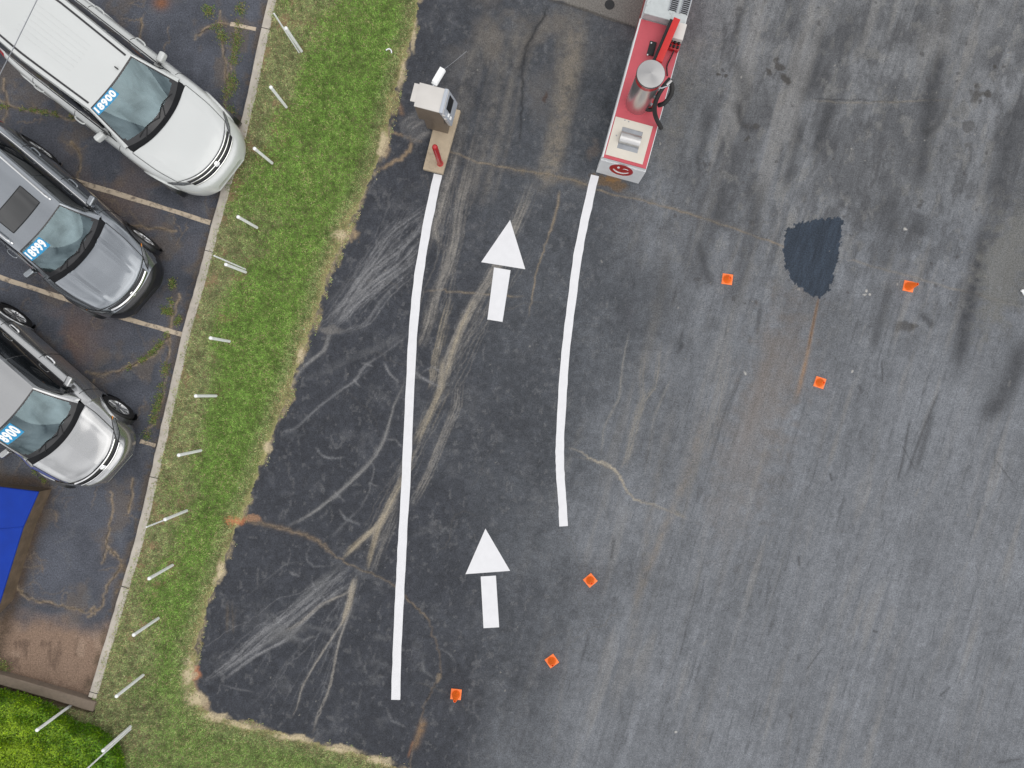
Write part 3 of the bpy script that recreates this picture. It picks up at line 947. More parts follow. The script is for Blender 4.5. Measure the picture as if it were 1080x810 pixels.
# lawn soil colours
soil = c3(128, 122, 92)
lush = c3(92, 116, 54)
C = np.where(LAWN[..., None], soil * 1.0, C)
lu = sstep(20, 70, dK + (N90 - .5) * 90) * sstep(.3, .55, N30 * .5 + N90 * .5)
blend(lu * LAWN * .8, lush)
mult(np.where(LAWN, 1 + (N8 - .5) * .7 + (N3 - .5) * .5, 1.0))
rim = sstep(9, 1, dE - (N30 - .5) * 14) * LAWN
blend(rim * .6, c3(168, 154, 116))
for x_, y_ in [(318, 54), (302, 113), (287, 172), (271, 240), (259, 287), (242, 360), (228, 417), (212, 475), (197, 539), (182, 596), (167, 652), (151, 712)]:
    blob(x_ + 1, y_, 4.5, 3.5, 0, c3(112, 92, 68), .85, .9, .5)
for cx, cy, rx, ry in [(199, 712, 7, 18), (207, 738, 10, 9), (226, 756, 12, 4), (262, 766, 16, 3.5), (310, 778, 20, 3.5), (360, 790, 18, 3.5), (400, 801, 14, 4), (246, 549, 8, 5), (360, 248, 8, 7), (404, 152, 5, 13), (318, 372, 4, 10), (282, 472, 4, 9), (232, 604, 4, 10), (424, 78, 3, 14), (437, 40, 2.5, 14)]:
    blob(cx, cy, rx, ry, 0.1, c3(192, 178, 148) if cx != 246 else c3(184, 128, 92), .9, .9, .4)
bald = sstep(.6, .72, fbm(PX / 14, PY / 14, 261, 4)) * LAWN * sstep(75, 25, dK)
blend(bald * .6, c3(136, 112, 84))
blob(283, 160, 4, 6, 0, c3(140, 92, 66), .7, .8)
blob(272, 165, 8, 9, 0, c3(132, 106, 82), .6, .9)
C = np.where(LAWN[..., None], C * 1.25, C)
C = np.clip(C, 0.004, 0.8)

# heights: the lawn rises gently to the kerb
Z = np.zeros(SH)
hk = 0.105
tz = np.clip(dE / (dE + dK + 1e-6), 0, 1)
tz = np.where(PY > 745, np.clip(dE / 140, 0, 1) * 0.9, tz)
Z = np.where(LAWN, 0.012 + (hk - 0.012) * sstep(0, 1, tz) + (N8 - .5) * .012, 0.0)
Z = np.where((np.abs(PX) > 2500) | (np.abs(PY) > 2500), 0.0, Z)


def ground_height(px, py):
    i = min(max(np.searchsorted(gx, px), 0), SH[1] - 1)
    j = min(max(np.searchsorted(gy, py), 0), SH[0] - 1)
    return float(Z[j, i])


def sheet(name, facemask, mat, kind='structure'):
    ny, nx = SH
    idx = np.arange(ny * nx).reshape(ny, nx)
    q = np.stack([idx[1:, :-1], idx[1:, 1:], idx[:-1, 1:], idx[:-1, :-1]], -1)[facemask]
    used = np.unique(q)
    remap = np.full(ny * nx, -1)
    remap[used] = np.arange(len(used))
    q = remap[q]
    X = ((PX - 540) * S0).ravel()[used]
    Y = ((405 - PY) * S0).ravel()[used]
    Zz = Z.ravel()[used]
    me = bpy.data.meshes.new(name)
    me.vertices.add(len(used))
    me.vertices.foreach_set('co', np.stack([X, Y, Zz], -1).astype(np.float32).ravel())
    nf = len(q)
    me.loops.add(nf * 4)
    me.loops.foreach_set('vertex_index', q.ravel().astype(np.int32))
    me.polygons.add(nf)
    me.polygons.foreach_set('loop_start', np.arange(0, nf * 4, 4, dtype=np.int32))
    me.polygons.foreach_set('loop_total', np.full(nf, 4, dtype=np.int32))
    me.polygons.foreach_set('use_smooth', np.ones(nf, dtype=bool))
    me.update(calc_edges=True)
    ca = me.color_attributes.new('albedo', 'FLOAT_COLOR', 'POINT')
    cc = np.ones((len(used), 4), np.float32)
    cc[:, :3] = C.reshape(-1, 3)[used]
    ca.data.foreach_set('color', cc.ravel())
    me.materials.append(mat)
    o = bpy.data.objects.new(name, me)
    COL.objects.link(o)
    o['kind'] = kind
    return o


cellL = LAWN[:-1, :-1] & LAWN[1:, 1:] & LAWN[1:, :-1] & LAWN[:-1, 1:]
cellP = (PARK[:-1, :-1]) & ~cellL
sheet('asphalt', ~cellL & ~cellP, attr_mat('asphalt_surface', 'albedo', 0.82, 46, 0.62, 0.6))
sheet('car_park', cellP, attr_mat('old_asphalt_surface', 'albedo', 0.82, 44, 0.68, 0.7))
sheet('lawn', cellL, attr_mat('lawn_soil', 'albedo', 0.95, 90, 0.4, 0.6))


# ------------------------------------------------------------------ grass blades (stuff)
def blades(name, x, y, z, col, lmin, lmax, wid, mat, lean=(0.5, 1.25)):
    n = len(x)
    az = rng.uniform(0, 2 * PI, n)
    ln = rng.uniform(lmin, lmax, n)
    le = rng.uniform(*lean, n)
    w = wid * rng.uniform(.7, 1.3, n)
    dx, dy = np.cos(az), np.sin(az)
    bx, by = -dy * w / 2, dx * w / 2
    hor, ver = np.sin(le) * ln, np.cos(le) * ln
    v = np.empty((n, 5, 3), np.float32)
    v[:, 0] = np.stack([x - bx, y - by, z - .004], -1)
    v[:, 1] = np.stack([x + bx, y + by, z - .004], -1)
    mx, my, mz = x + dx * hor * .45, y + dy * hor * .45, z + ver * .75
    v[:, 2] = np.stack([mx + bx * .8, my + by * .8, mz], -1)
    v[:, 3] = np.stack([mx - bx * .8, my - by * .8, mz], -1)
    v[:, 4] = np.stack([x + dx * hor, y + dy * hor, z + ver], -1)
    me = bpy.data.meshes.new(name)
    me.vertices.add(n * 5)
    me.vertices.foreach_set('co', v.ravel())
    b = (np.arange(n) * 5)[:, None]
    loops = np.concatenate([b + np.array([0, 1, 2, 3]), b + np.array([3, 2, 4])], 1).astype(np.int32)
    me.loops.add(n * 7)
    me.loops.foreach_set('vertex_index', loops.ravel())
    me.polygons.add(n * 2)
    ls = np.stack([np.arange(n) * 7, np.arange(n) * 7 + 4], -1).ravel().astype(np.int32)
    me.polygons.foreach_set('loop_start', ls)
    me.polygons.foreach_set('loop_total', np.tile(np.array([4, 3], np.int32), n))
    me.update(calc_edges=True)
    ca = me.color_attributes.new('albedo', 'FLOAT_COLOR', 'POINT')
    cc = np.ones((n, 5, 4), np.float32)
    cc[..., :3] = col[:, None, :]
    ca.data.foreach_set('color', cc.ravel())
    me.materials.append(mat)
    o = bpy.data.objects.new(name, me)
    COL.objects.link(o)
    return o


M_grass = attr_mat('grass_blade', 'albedo', 0.6, amt=0, trans=0.3, spec=0.25)
NB = 380000
bx_ = rng.uniform(-30, 500, NB * 3)
by_ = rng.uniform(-60, 850, NB * 3)
ii = np.clip(np.searchsorted(gx, bx_), 0, SH[1] - 1)
jj = np.clip(np.searchsorted(gy, by_), 0, SH[0] - 1)
ok = LAWN[jj, ii] | ((dE[jj, ii] < 7) & (bx_ > np.interp(by_, [k[1] for k in KERB], [k[0] for k in KERB]) + 30) & (rng.uniform(0, 1, len(bx_)) < sstep(.5, .7, N30[jj, ii] * .5 + N8[jj, ii] * .5)))
de, dk, n30, n90, n8 = dE[jj, ii], dK[jj, ii], N30[jj, ii], N90[jj, ii], N8[jj, ii]
baldv = bald[jj, ii]
bare = np.zeros(len(bx_))
for x_, y_ in [(318, 54), (302, 113), (287, 172), (271, 240), (259, 287), (242, 360), (228, 417), (212, 475), (197, 539), (182, 596), (167, 652), (151, 712)]:
    bare = np.maximum(bare, np.exp(-((bx_ - x_ - 1) ** 2 + (by_ - y_) ** 2) / 14))
for cx, cy, rx, ry in [(199, 712, 7, 18), (207, 738, 10, 9), (226, 756, 12, 4), (262, 766, 16, 3.5), (310, 778, 20, 3.5), (360, 790, 18, 3.5), (400, 801, 14, 4), (246, 549, 8, 5), (360, 248, 8, 7), (404, 152, 5, 13), (318, 372, 4, 10), (282, 472, 4, 9), (232, 604, 4, 10)]:
    bare = np.maximum(bare, np.exp(-(((bx_ - cx) / rx) ** 2 + ((by_ - cy) / ry) ** 2)) * 1.25)
dens = np.clip(1 - .8 * bare, .02, 1) * np.clip(.25 + de / 14 + (n30 - .5) * 1.2, .1, 1) * np.clip(.5 + dk / 40 + (n30 - .5), .35, 1) * (1 - baldv * .75)
ok &= rng.uniform(0, 1, len(bx_)) < dens
sel = np.nonzero(ok)[0][:NB]
bx_, by_ = bx_[sel], by_[sel]
de, dk, n30, n90, n8, jj, ii = de[sel], dk[sel], n30[sel], n90[sel], n8[sel], jj[sel], ii[sel]
lushf = sstep(8, 62, dk + (n90 - .5) * 110 + (n30 - .5) * 60) * sstep(2, 26, de)
lushf *= 1 - .35 * sstep(640, 760, by_)
lushf = np.clip(lushf + rng.normal(0, .14, len(sel)), 0, 1)
g_d = c3(172, 188, 130)
g_l = c3(144, 184, 88)
n4 = fbm(bx_ / 3.2, by_ / 3.2, 77, 2)
col = g_d * (1 - lushf[:, None]) + g_l * lushf[:, None]
yel = rng.uniform(0, 1, len(sel)) < (.06 + .18 * (1 - lushf) + .25 * sstep(14, 2, de) + .12 * sstep(.5, .65, n30))
col = np.where(yel[:, None], c3(206, 192, 146) * rng.uniform(.75, 1.1, (len(sel), 1)), col)
col = col * np.exp(rng.normal(0, .28, (len(sel), 1))) * (1 + (n8[:, None] - .5) * .55 + (n30[:, None] - .5) * .4 + (n4[:, None] - .5) * 1.05)
dkg = sstep(.64, .72, n8) * sstep(.5, .6, n30)
col = col * (1 - .35 * dkg[:, None])
g = blades('grass', (bx_ - 540) * S0, (405 - by_) * S0, Z[jj, ii], np.clip(col, .01, .8), .022, .052, .012, M_grass, (.75, 1.4))
g['kind'] = 'stuff'
g['label'] = 'short mown grass of the verge between car park and drive lane'

# weeds growing in the car park cracks (stuff)
wx, wy = [], []
for pts, n, sp in [([(255, 5), (250, 40), (246, 80), (244, 120)], 2600, 6), ([(218, 8), (228, 25), (238, 45)], 1300, 6), ([(182, 295), (180, 330), (172, 325)], 1100, 4), ([(172, 328), (190, 332)], 500, 3), ([(190, 335), (178, 350), (165, 368), (150, 380), (136, 388)], 1500, 3.5),
                   ([(176, 385), (168, 420), (160, 450), (154, 462)], 1800, 5), ([(22, 480), (40, 500), (48, 508)], 500, 3), ([(0, 112), (30, 116), (80, 124)], 800, 3), ([(240, 95), (236, 130), (228, 145)], 900, 6), ([(0, 700), (10, 708)], 400, 7)]:
    P2 = np.array(pts, float)
    sl = np.r_[0, np.cumsum(np.hypot(*np.diff(P2, axis=0).T))]
    t = rng.uniform(0, sl[-1], n)
    cl = (fbm(t / 6, t * 0 + 3, 5, 2) > .42)
    t = t[cl]
    wx.append(np.interp(t, sl, P2[:, 0]) + rng.normal(0, sp / 2, len(t)))
    wy.append(np.interp(t, sl, P2[:, 1]) + rng.normal(0, sp / 2, len(t)))
wx, wy = np.concatenate(wx), np.concatenate(wy)
okw = wx < np.interp(wy, [k[1] for k in KERB], [k[0] for k in KERB]) - 8
wx, wy = wx[okw], wy[okw]
wc = np.where(rng.uniform(0, 1, (len(wx), 1)) < .4, c3(176, 164, 112), c3(130, 160, 84)) * np.exp(rng.normal(0, .25, (len(wx), 1)))
g = blades('weeds', (wx - 540) * S0, (405 - wy) * S0, np.zeros(len(wx)), wc, .02, .055, .011, M_grass)
g['kind'] = 'stuff'
g['label'] = 'weeds sprouting from the cracks of the car park'


# ------------------------------------------------------------------ kerbs
def kerb(name, pts, w, h0, h1, mat, joint=150):
    mb = MB()
    pts = catmull([Vector((p[0], p[1], 0)) for p in pts], 10)
    W_ = [P(p.x, p.y, h1) for p in pts]
    rs = random.Random(3)
    bev = .015
    sec = [(-w / 2, h0), (-w / 2, h1 - bev), (-w / 2 + bev, h1), (w / 2 - bev, h1), (w / 2, h1 - bev), (w / 2, h0)]
    vs = []
    for i, p in enumerate(W_):
        t = (W_[min(i + 1, len(W_) - 1)] - W_[max(i - 1, 0)]).normalized()
        nrm = Vector((-t.y, t.x, 0))
        j = rs.gauss(0, .004)
        for (o, z) in sec:
            q = p + nrm * (o + j)
            vs.append((q.x, q.y, z + rs.gauss(0, .002)))
    k = len(sec)
    fs = []
    for i in range(len(W_) - 1):
        for a in range(k - 1):
            fs.append((i * k + a, i * k + a + 1, (i + 1) * k + a + 1, (i + 1) * k + a))
    fs.append(tuple(range(k)))
    fs.append(tuple((len(W_) - 1) * k + a for a in range(k)))
    mb.add(vs, fs)
    # joints
    acc = 0
    for i in range(1, len(W_)):
        acc += (W_[i] - W_[i - 1]).length
        if acc > 2.2:
            acc = 0
            t = (W_[i] - W_[i - 1]).normalized()
            a = math.atan2(t.y, t.x)
            mb.box((W_[i].x, W_[i].y, h1 - .01), (.012, w * .98, .026), rot=Matrix.Rotation(a, 3, 'Z'), mi=1)
    o = mb.build(name, [mat, M['seam']], smooth=False)
    o['kind'] = 'structure'
    return o


kerb('kerb', KERB, 0.175, -0.05, 0.118, M['concrete'])
kerb('retaining_kerb', [(-250, 655), (-120, 687), (0, 717), (99, 746)], 0.2, -0.05, 0.17, M['concrete_dark'])


# ------------------------------------------------------------------ road markings
def ribbon(pts, w, z, wob=0.004, sub=6, straight=False):
    mb = MB()
    V_ = [Vector((p[0], p[1], 0)) for p in pts]
    V_ = catmull(V_, sub) if not straight else V_
    W_ = [P(p.x, p.y, 0) for p in V_]
    rs = random.Random(len(pts))
    vs = []
    for i, p in enumerate(W_):
        t = (W_[min(i + 1, len(W_) - 1)] - W_[max(i - 1, 0)]).normalized()
        n = Vector((-t.y, t.x, 0))
        for s in (-1, 1):
            q = p + n * s * (w / 2 + rs.gauss(0, wob))
            vs.append((q.x, q.y, z))
    fs = [(2 * i, 2 * i + 1, 2 * i + 3, 2 * i + 2) for i in range(len(W_) - 1)]
    return mb.add(vs, fs)


o = ribbon([(462, 184), (452, 230), (442, 290), (436, 345), (432, 420), (428.5, 500), (424.5, 570), (421.5, 630), (418.5, 690), (417.5, 738)], 0.178, 0.004).build('lane_line', M['white_paint'], smooth=False)
tag(o, 'long white painted lane line running down from the concrete pad with the red bollard', 'lane line', 'white lane lines')
o = ribbon([(627.5, 185), (618, 226), (609.5, 270), (602, 325), (596.5, 372), (593, 420), (590.5, 470), (591, 500), (593, 530), (594.5, 555)], 0.17, 0.004).build('lane_line', M['white_paint'], smooth=False)
tag(o, 'shorter white painted lane line starting at the red topped vacuum island', 'lane line', 'white lane lines')


def poly_sheet(name, polys, mat, z=0.004):
    mb = MB()
    for pl in polys:
        mb.add([(*P(x, y)[:2], z) for x, y in pl], [tuple(range(len(pl)))])
    return mb.build(name, mat, smooth=False)


A1 = empty('arrow_marking', P(530, 290))
A2 = empty('arrow_marking', P(515, 620))
for root, head, shaft in [(A1, [(538, 232), (507.5, 276.5), (554, 284)], [(521, 282), (538.5, 285), (530, 339.5), (514, 337)]),
                          (A2, [(512, 557.5), (491, 605.5), (538, 602)], [(507, 608), (523, 607), (526.5, 661.5), (510, 662.5)])]:
    for nm, pl in (('arrow_head', head), ('arrow_shaft', shaft)):
        o = poly_sheet(nm, [pl], M['white_paint'])
        o.parent = root
        o.matrix_parent_inverse = Matrix.Translation(-Vector(root.location))
tag(A1, 'white painted arrow between the tops of the two lane lines', 'road arrow', 'white lane arrows')
tag(A2, 'white painted arrow beside the lower end of the long lane line', 'road arrow', 'white lane arrows')

for pts, w in [([(70, 188), (146, 211), (222, 235)], .10), ([(-10, 289), (62, 313)], .10), ([(62, 313), (130, 335), (193, 353)], .10), ([(148, 465), (164, 470)], .08), ([(243, 25), (270, 31)], .08), ([(240, 133), (252, 142)], .07)]:
    o = ribbon(pts, w, 0.004, .006).build('stall_line', M['tan_paint'], smooth=False)
    o['kind'] = 'structure'

# ------------------------------------------------------------------ posts along the verge
def make_post():
    r = empty('verge_post')
    MB().lathe([(.029, -.1), (.029, .93), (.028, .935)], n=14).build('tube', M['plastic_white'], r)
    MB().lathe([(.034, .93), (.034, .955), (.027, .967), (0.012, .973), (0, .974)], n=14).build('cap', M['sticker_white'], r)
    return r


def make_rod():
    return MB().lathe([(.015, -.1), (.015, 1.5), (.012, 1.515), (0, 1.52)], n=8).build('marker_rod', M['plastic_white'])


POSTS = [(318, 54, 'white verge post paired with a rod, nearest the top edge of the photo'),
         (302, 113, 'white verge post second from the top, upper of the two above the white car nose'),
         (287, 172, 'white verge post right in front of the white car nose'),
         (271, 240, 'white verge post just below the white car bumper, above the one with a rod'),
         (259, 287, 'white verge post paired with a thin rod, level with the charcoal car hood'),
         (242, 360, 'white verge post directly below the one with a rod at the charcoal car'),
         (228, 417.5, 'white verge post looking level in the photo, midway down the verge'),
         (212, 475, 'white verge post level with the silver car headlight'),
         (197, 538.5, 'white verge post paired with a thin rod, just below the silver car'),
         (182, 596, 'white verge post first below the one with a rod under the silver car'),
         (167, 652, 'white verge post beside the sandy end of the car park'),
         (151, 712, 'white verge post nearest the corner where the two kerbs meet'),
         (72, 746, 'white post standing at the kerb edge of the hedge, without rod'),
         (138, 766, 'white post with a rod at the right hand end of the hedge')]
pp = make_post()
for i, (x, y, lab) in enumerate(POSTS):
    o = pp if i == 0 else copy_tree(pp)
    gz = ground_height(x, y)
    p = P(x, y, gz)
    o.location = (p.x, p.y, gz)
    o.rotation_euler = (rng.normal(0, .012), rng.normal(0, .012), rng.uniform(0, 6))
    tag(o, lab, 'post', 'white posts along the verge')
rod = make_rod()
for i, (x, y, lab) in enumerate([(315.5, 55.5, 'tall thin white rod beside the topmost verge post'), (259, 284, 'tall thin white rod beside the post level with the charcoal car'),
                                 (195, 540, 'tall thin white rod beside the post below the silver car'), (138.5, 768.5, 'tall thin white rod beside the post at the end of the hedge')]):
    o = rod if i == 0 else copy_tree(rod)
    gz = ground_height(x, y)
    p = P(x, y, gz)
    o.location = (p.x, p.y, gz)
    tag(o, lab, 'marker rod', 'thin rods beside the posts')

# ------------------------------------------------------------------ cones
def make_cone():
    r = empty('traffic_cone')
    b = MB()
    b.box((0, 0, .009), (.215, .215, .018), bev=.007)
    b.build('base', M['orange_pale'], r)
    m = MB()
    m.lathe([(.088, .018), (.085, .03), (.03, .33), (.026, .345), (.02, .345), (.016, .28)], n=24)
    m.build('cone', M['orange'], r)
    return r


cn = make_cone()
for i, (x, y, a, lab) in enumerate([(767, 294.5, -8, 'orange cone left of the dark tar patch'), (958, 302, -12, 'orange cone right of the dark tar patch'),
                                    (864.5, 403.5, -18, 'orange cone below the tar patch beside the rusty streak'), (622.5, 612, 40, 'orange cone right of the lower arrow, nearest the short lane line'),
                                    (582, 697, 35, 'orange cone between two others, right below the lower arrow'), (481, 732, -6, 'orange cone nearest the bottom end of the long lane line')]):
    o = cn if i == 0 else copy_tree(cn)
    o.location = P(x, y)
    o.rotation_euler = (0, 0, math.radians(a))
    o.scale = (1, 1, (.55, .95, .55, .7, .7, .95)[i])
    tag(o, lab, 'traffic cone', 'small orange cones')

# ------------------------------------------------------------------ kiosk, pad, bollard, camera
ANG = math.atan2(P(484, 121).y - P(467, 184).y, P(484, 121).x - P(467, 184).x) - PI / 2   # pad direction (its long axis = local +y)
pad = MB()
pl = [P(446.5, 179.5), P(467.5, 184.5), P(486, 118), P(463.5, 112)]
pad.prism([(p.x, p.y) for p in pl][::1], -.05, .09)
o = pad.build('concrete_pad', M['pad'], smooth=False)
bv = o.modifiers.new('b', 'BEVEL')
bv.width = .012
bv.segments = 2
tag(o, 'narrow tan concrete pad carrying the pay kiosk and the red bollard', 'concrete pad')

b = empty('bollard', P(464.3, 172.5, .09))
MB().lathe([(.055, 0), (.055, .98), (.05, 1.01), (.036, 1.032), (.018, 1.044), (0, 1.047)], n=24).build('tube', M['red'], b)
MB().lathe([(.066, 0), (.066, .01), (.056, .014)], n=24).build('base_plate', M['red'], b)
tag(b, 'glossy red round topped bollard on the concrete pad', 'bollard')

# kiosk local frame: x to the lane (screen side), y along the lane
KA = math.radians(-14.5)
kc = P(466.5, 131, .09)
ks = empty('pay_kiosk', (kc.x, kc.y, .09), KA)
tag(ks, 'white topped pay kiosk with a slanted screen facing the lane', 'pay kiosk')
KH = 1.22
MB().box((-.06, 0.0, KH * .47), (.44, .32, KH * .94 + .0), bev=.012).build('pedestal', M['kiosk_side'], ks)
hd = MB()
hd.box((-.10, .01, KH * .72), (.52, .425, KH * .5), bev=.01)
hd.build('cabinet', M['kiosk_side'], ks)
tp_ = MB()
tp_.box((-.085, .012, KH), (.56, .45, .03), bev=.008)
tp_.box((-.40, .035, KH - .004), (.115, .34, .028), bev=.006)
tp_.build('top_cover', M['kiosk_top'], ks)
fr = MB()
R = Matrix.Rotation(math.radians(-13), 3, 'Y')
fr.box((.215, .012, KH - .26), (.07, .46, .6), bev=.012, rot=R)
fr.build('screen_frame', pmat('silver_frame', (.5, .54, .6), .4, .4, var=.05), ks)
s2 = MB()
s2.box((.243, .05, KH - .19), (.01, .26, .22), bev=.002, rot=R)
s2.build('screen', M['black'], ks)
for k in range(2):
    s3 = MB()
    s3.box((.262 + .028 * k, -.15, KH - .2 - .12 * k), (.03, .06, .05), bev=.006, rot=R)
    s3.build('payment_reader', M['plastic_white'], ks)
for zz in (.05, .22):
    MB().box((.2 + .09 * (zz - .05), -.225, KH - zz), (.05, .02, .05), bev=.005).build('hinge', M['kiosk_top'], ks)
s5 = MB()
s5.tube([(-.12, .2, KH - .02), (-.1, .27, KH + .01), (-.09, .31, KH + .02)], .022, 8)
s5.build('bracket', M['steel_dark'], ks)

cp0, cp1 = P(457.6, 89.5, 1.32), P(467.3, 73.0, 1.32)
cd = empty('camera', (cp0 + cp1) / 2, math.atan2((cp1 - cp0).y, (cp1 - cp0).x))
tag(cd, 'white barrel camera with a thin antenna mounted behind the pay kiosk', 'camera')
ln = (cp1 - cp0).length
RY = Matrix.Rotation(PI / 2, 3, 'Y')
MB().lathe([(.045, -ln / 2), (.06, -ln / 2 + .01), (.063, ln / 2 - .05), (.063, ln / 2 - .012), (.052, ln / 2), (.0, ln / 2)], n=20, rot=RY).build('housing', M['plastic_white'], cd)
MB().box((0.01, 0, .066), (ln * .9, .1, .012), bev=.005).build('sunshield', M['sticker_white'], cd)
MB().lathe([(.035, ln / 2 + .0005), (.03, ln / 2 + .004), (0, ln / 2 + .004)], n=16, rot=RY).build('lens', M['black'], cd)
MB().tube([(-.1, 0, -.02), (-.16, .02, -.1), (-.18, .02, -.14)], .018, 8).build('bracket', M['steel_dark'], cd)
an = MB()
an.tube([(ln / 2 - .01, -.03, .045), (ln / 2 + .2, -.13, .08), (ln / 2 + .46, -.24, .12)], .0025, 6)
an.build('antenna', M['steel_dark'], cd)

# ------------------------------------------------------------------ vacuum island
HI = 0.92
iL0, iL1 = P(636, 165.5, HI), P(684.5, -12, HI)
iR0 = P(681.7, 177.5, HI)
ax = (iL1 - iL0).normalized()
axx = Vector((ax.y, -ax.x, 0))
IW = (iR0 - iL0).dot(axx)
IA = math.atan2(axx.y, axx.x)
isl = empty('vacuum_island', (iL0.x, iL0.y, 0), IA)        # local x across, y along the island
tag(isl, 'long white sided island with faded red top and red smiling oval on its end', 'vacuum island')
ILEN = 3.9
RW = 2.72      # where the white cabinet begins


def to_isl(px, py, h):
    p = P(px, py, h) - iL0
    return Vector((p.dot(axx), p.dot(ax), h))


b = MB()
b.prism([(-.0, 0), (IW, 0), (IW, ILEN), (0, ILEN)], 0, HI - .03)
b.prism([(-.02, -.02), (IW + .02, -.02), (IW + .02, .34), (IW - .0, .345), (IW + .001, ILEN - .01), (-.001, ILEN - .01), (-.001, .16), (-.02, .16)], 0.0, .78)
b.build('wall', M['isl_white'], isl, smooth=False)
b = MB()
b.box((IW / 2, RW / 2 - .0, HI - .015), (IW + .004, RW + .004, .03), bev=.006)
b.build('red_top', M['red_top'], isl, smooth=False)
b = MB()
b.box((-.004, RW / 2, HI - .004), (.03, RW, .02), bev=.004)
b.build('edge_trim', M['isl_white'], isl, smooth=False)
b = MB()
b.box((IW + .0, RW / 2, HI - .004), (.014, RW, .018), bev=.004)
b.build('edge_trim', M['isl_white'], isl, smooth=False)
# cream plate with the recessed steel drum lid
q = [to_isl(649.4, 122.8, HI), to_isl(688.3, 133.9, HI), to_isl(677.8, 173.3, HI), to_isl(638.3, 163.3, HI)]
x0, x1 = (q[0].x + q[3].x) / 2, (q[1].x + q[2].x) / 2
y0, y1 = (q[2].y + q[3].y) / 2, (q[0].y + q[1].y) / 2
r_ = [to_isl(656.7, 133.3, HI), to_isl(677.8, 140, HI), to_isl(672.2, 162.2, HI), to_isl(650.6, 156, HI)]
rx0, rx1 = (r_[0].x + r_[3].x) / 2, (r_[1].x + r_[2].x) / 2
ry0, ry1 = (r_[2].y + r_[3].y) / 2, (r_[0].y + r_[1].y) / 2
zt = HI + .006
b = MB()
for (a0, a1, c0, c1) in [(x0, x1, y0, ry0), (x0, x1, ry1, y1), (x0, rx0, ry0, ry1), (rx1, x1, ry0, ry1)]:
    b.box(((a0 + a1) / 2, (c0 + c1) / 2, HI + .006), (a1 - a0, c1 - c0, .014))
pt = b.build('bin_plate', M['cream'], isl, smooth=False)
b = MB()
b.box(((rx0 + rx1) / 2, (ry0 + ry1) / 2, HI + .002), (rx1 - rx0, ry1 - ry0, .003))
b.build('recess', M['steel_dark'], pt, smooth=False)
b = MB()
rad = (ry1 - ry0) * .29
b.lathe([(rad, -(rx1 - rx0) * .49), (rad, (rx1 - rx0) * .49)], c=((rx0 + rx1) / 2, (ry0 + ry1) / 2 - .0, HI + .006), n=40, rot=RY)
b.build('drum_lid', M['steel'], pt)
for px, py in [(659, 127), (663, 128.5), (650, 143)]:
    v = to_isl(px, py, HI)
    MB().lathe([(.014, HI + .012), (.01, HI + .018), (0, HI + .018)], c=(v.x, v.y, 0), n=10).build('bolt', M['steel_dark'], pt)
# smiling oval on the end face
em = empty('emblem')
em.parent = isl
ez, exc = .52, IW * .5
RX = Matrix.Rotation(PI / 2, 3, 'X')


def flat_on_end(poly, off):     # polygon given in (x, z) on the end face
    return [(p[0], -.02 - off, p[1]) for p in poly]


def front_patch(name, poly, off, mat, par):
    mb = MB()
    n = len(poly)
    vs = flat_on_end(poly, off) + flat_on_end(poly, off - .003)
    fs = [tuple(range(n)), tuple(reversed(range(n, 2 * n)))] + [(i, (i + 1) % n, n + (i + 1) % n, n + i) for i in range(n)]
    mb.add(vs, fs)
    return mb.build(name, mat, par, smooth=False)


def arc_band(cx, cz, rx, rz, a0, a1, w, n=16):
    o_, i_ = [], []
    for k in range(n + 1):
        a = math.radians(a0 + (a1 - a0) * k / n)
        ww = w * (.35 + .65 * math.sin(PI * k / n))
        o_.append((cx + rx * math.cos(a), cz + rz * math.sin(a)))
        i_.append((cx + (rx - ww) * math.cos(a), cz + (rz - ww) * math.sin(a)))
    return o_ + i_[::-1]


EH = .30
front_patch('oval', [(exc + .235 * math.cos(2 * PI * k / 40), ez + EH * math.sin(2 * PI * k / 40)) for k in range(40)], .003, M['red'], em)
front_patch('smile', arc_band(exc, ez + .05, .17, .24, 200, 340, .06), .006, M['sticker_white'], em)
front_patch('eye', [(exc - .07 + .026 * math.cos(2 * PI * k / 14), ez + .12 + .05 * math.sin(2 * PI * k / 14)) for k in range(14)], .006, M['sticker_white'], em)
front_patch('wink', arc_band(exc + .075, ez + .07, .06, .07, 20, 160, .03), .006, M['sticker_white'], em)

# white cabinet behind the red top
HCAB = 1.1
b = MB()
b.box((IW / 2 - .01, RW + .62, HCAB / 2), (IW - .06, 1.2, HCAB), bev=.012)
b.box((IW / 2, RW + .62, .4), (IW + .006, 1.22, .8), bev=.005, mi=1)
cab = b.build('equipment_cabinet', [M['cab_white'], M['red']], smooth=False)
cab.parent = None
cab.location = (iL0.x, iL0.y, 0)
cab.rotation_euler = (0, 0, IA)
ce = empty('grated_cabinet', (iL0.x, iL0.y, 0), IA)
cab.parent = ce
cab.name = 'housing'
cab.location = (0, 0, 0)
cab.rotation_euler = (0, 0, 0)
tag(ce, 'dirty white cabinet with two dark grates at the far end of the red top', 'cabinet')
for (xa, ya) in [(IW * .62, RW + .37), (IW * .87, RW + .37)]:
    b = MB()
    b.box((xa, ya, HCAB + .001), (.135, .34, .008))
    gr = b.build('grate', M['black'], ce, smooth=False)
    b = MB()
    for k in range(9):
        b.box((xa, ya - .15 + .0375 * k, HCAB + .008), (.13, .012, .01))
    for s in (-1, 1):
        b.box((xa + s * .072, ya, HCAB + .01), (.016, .37, .016))
    b.build('bars', M['steel_dark'], gr, smooth=False)
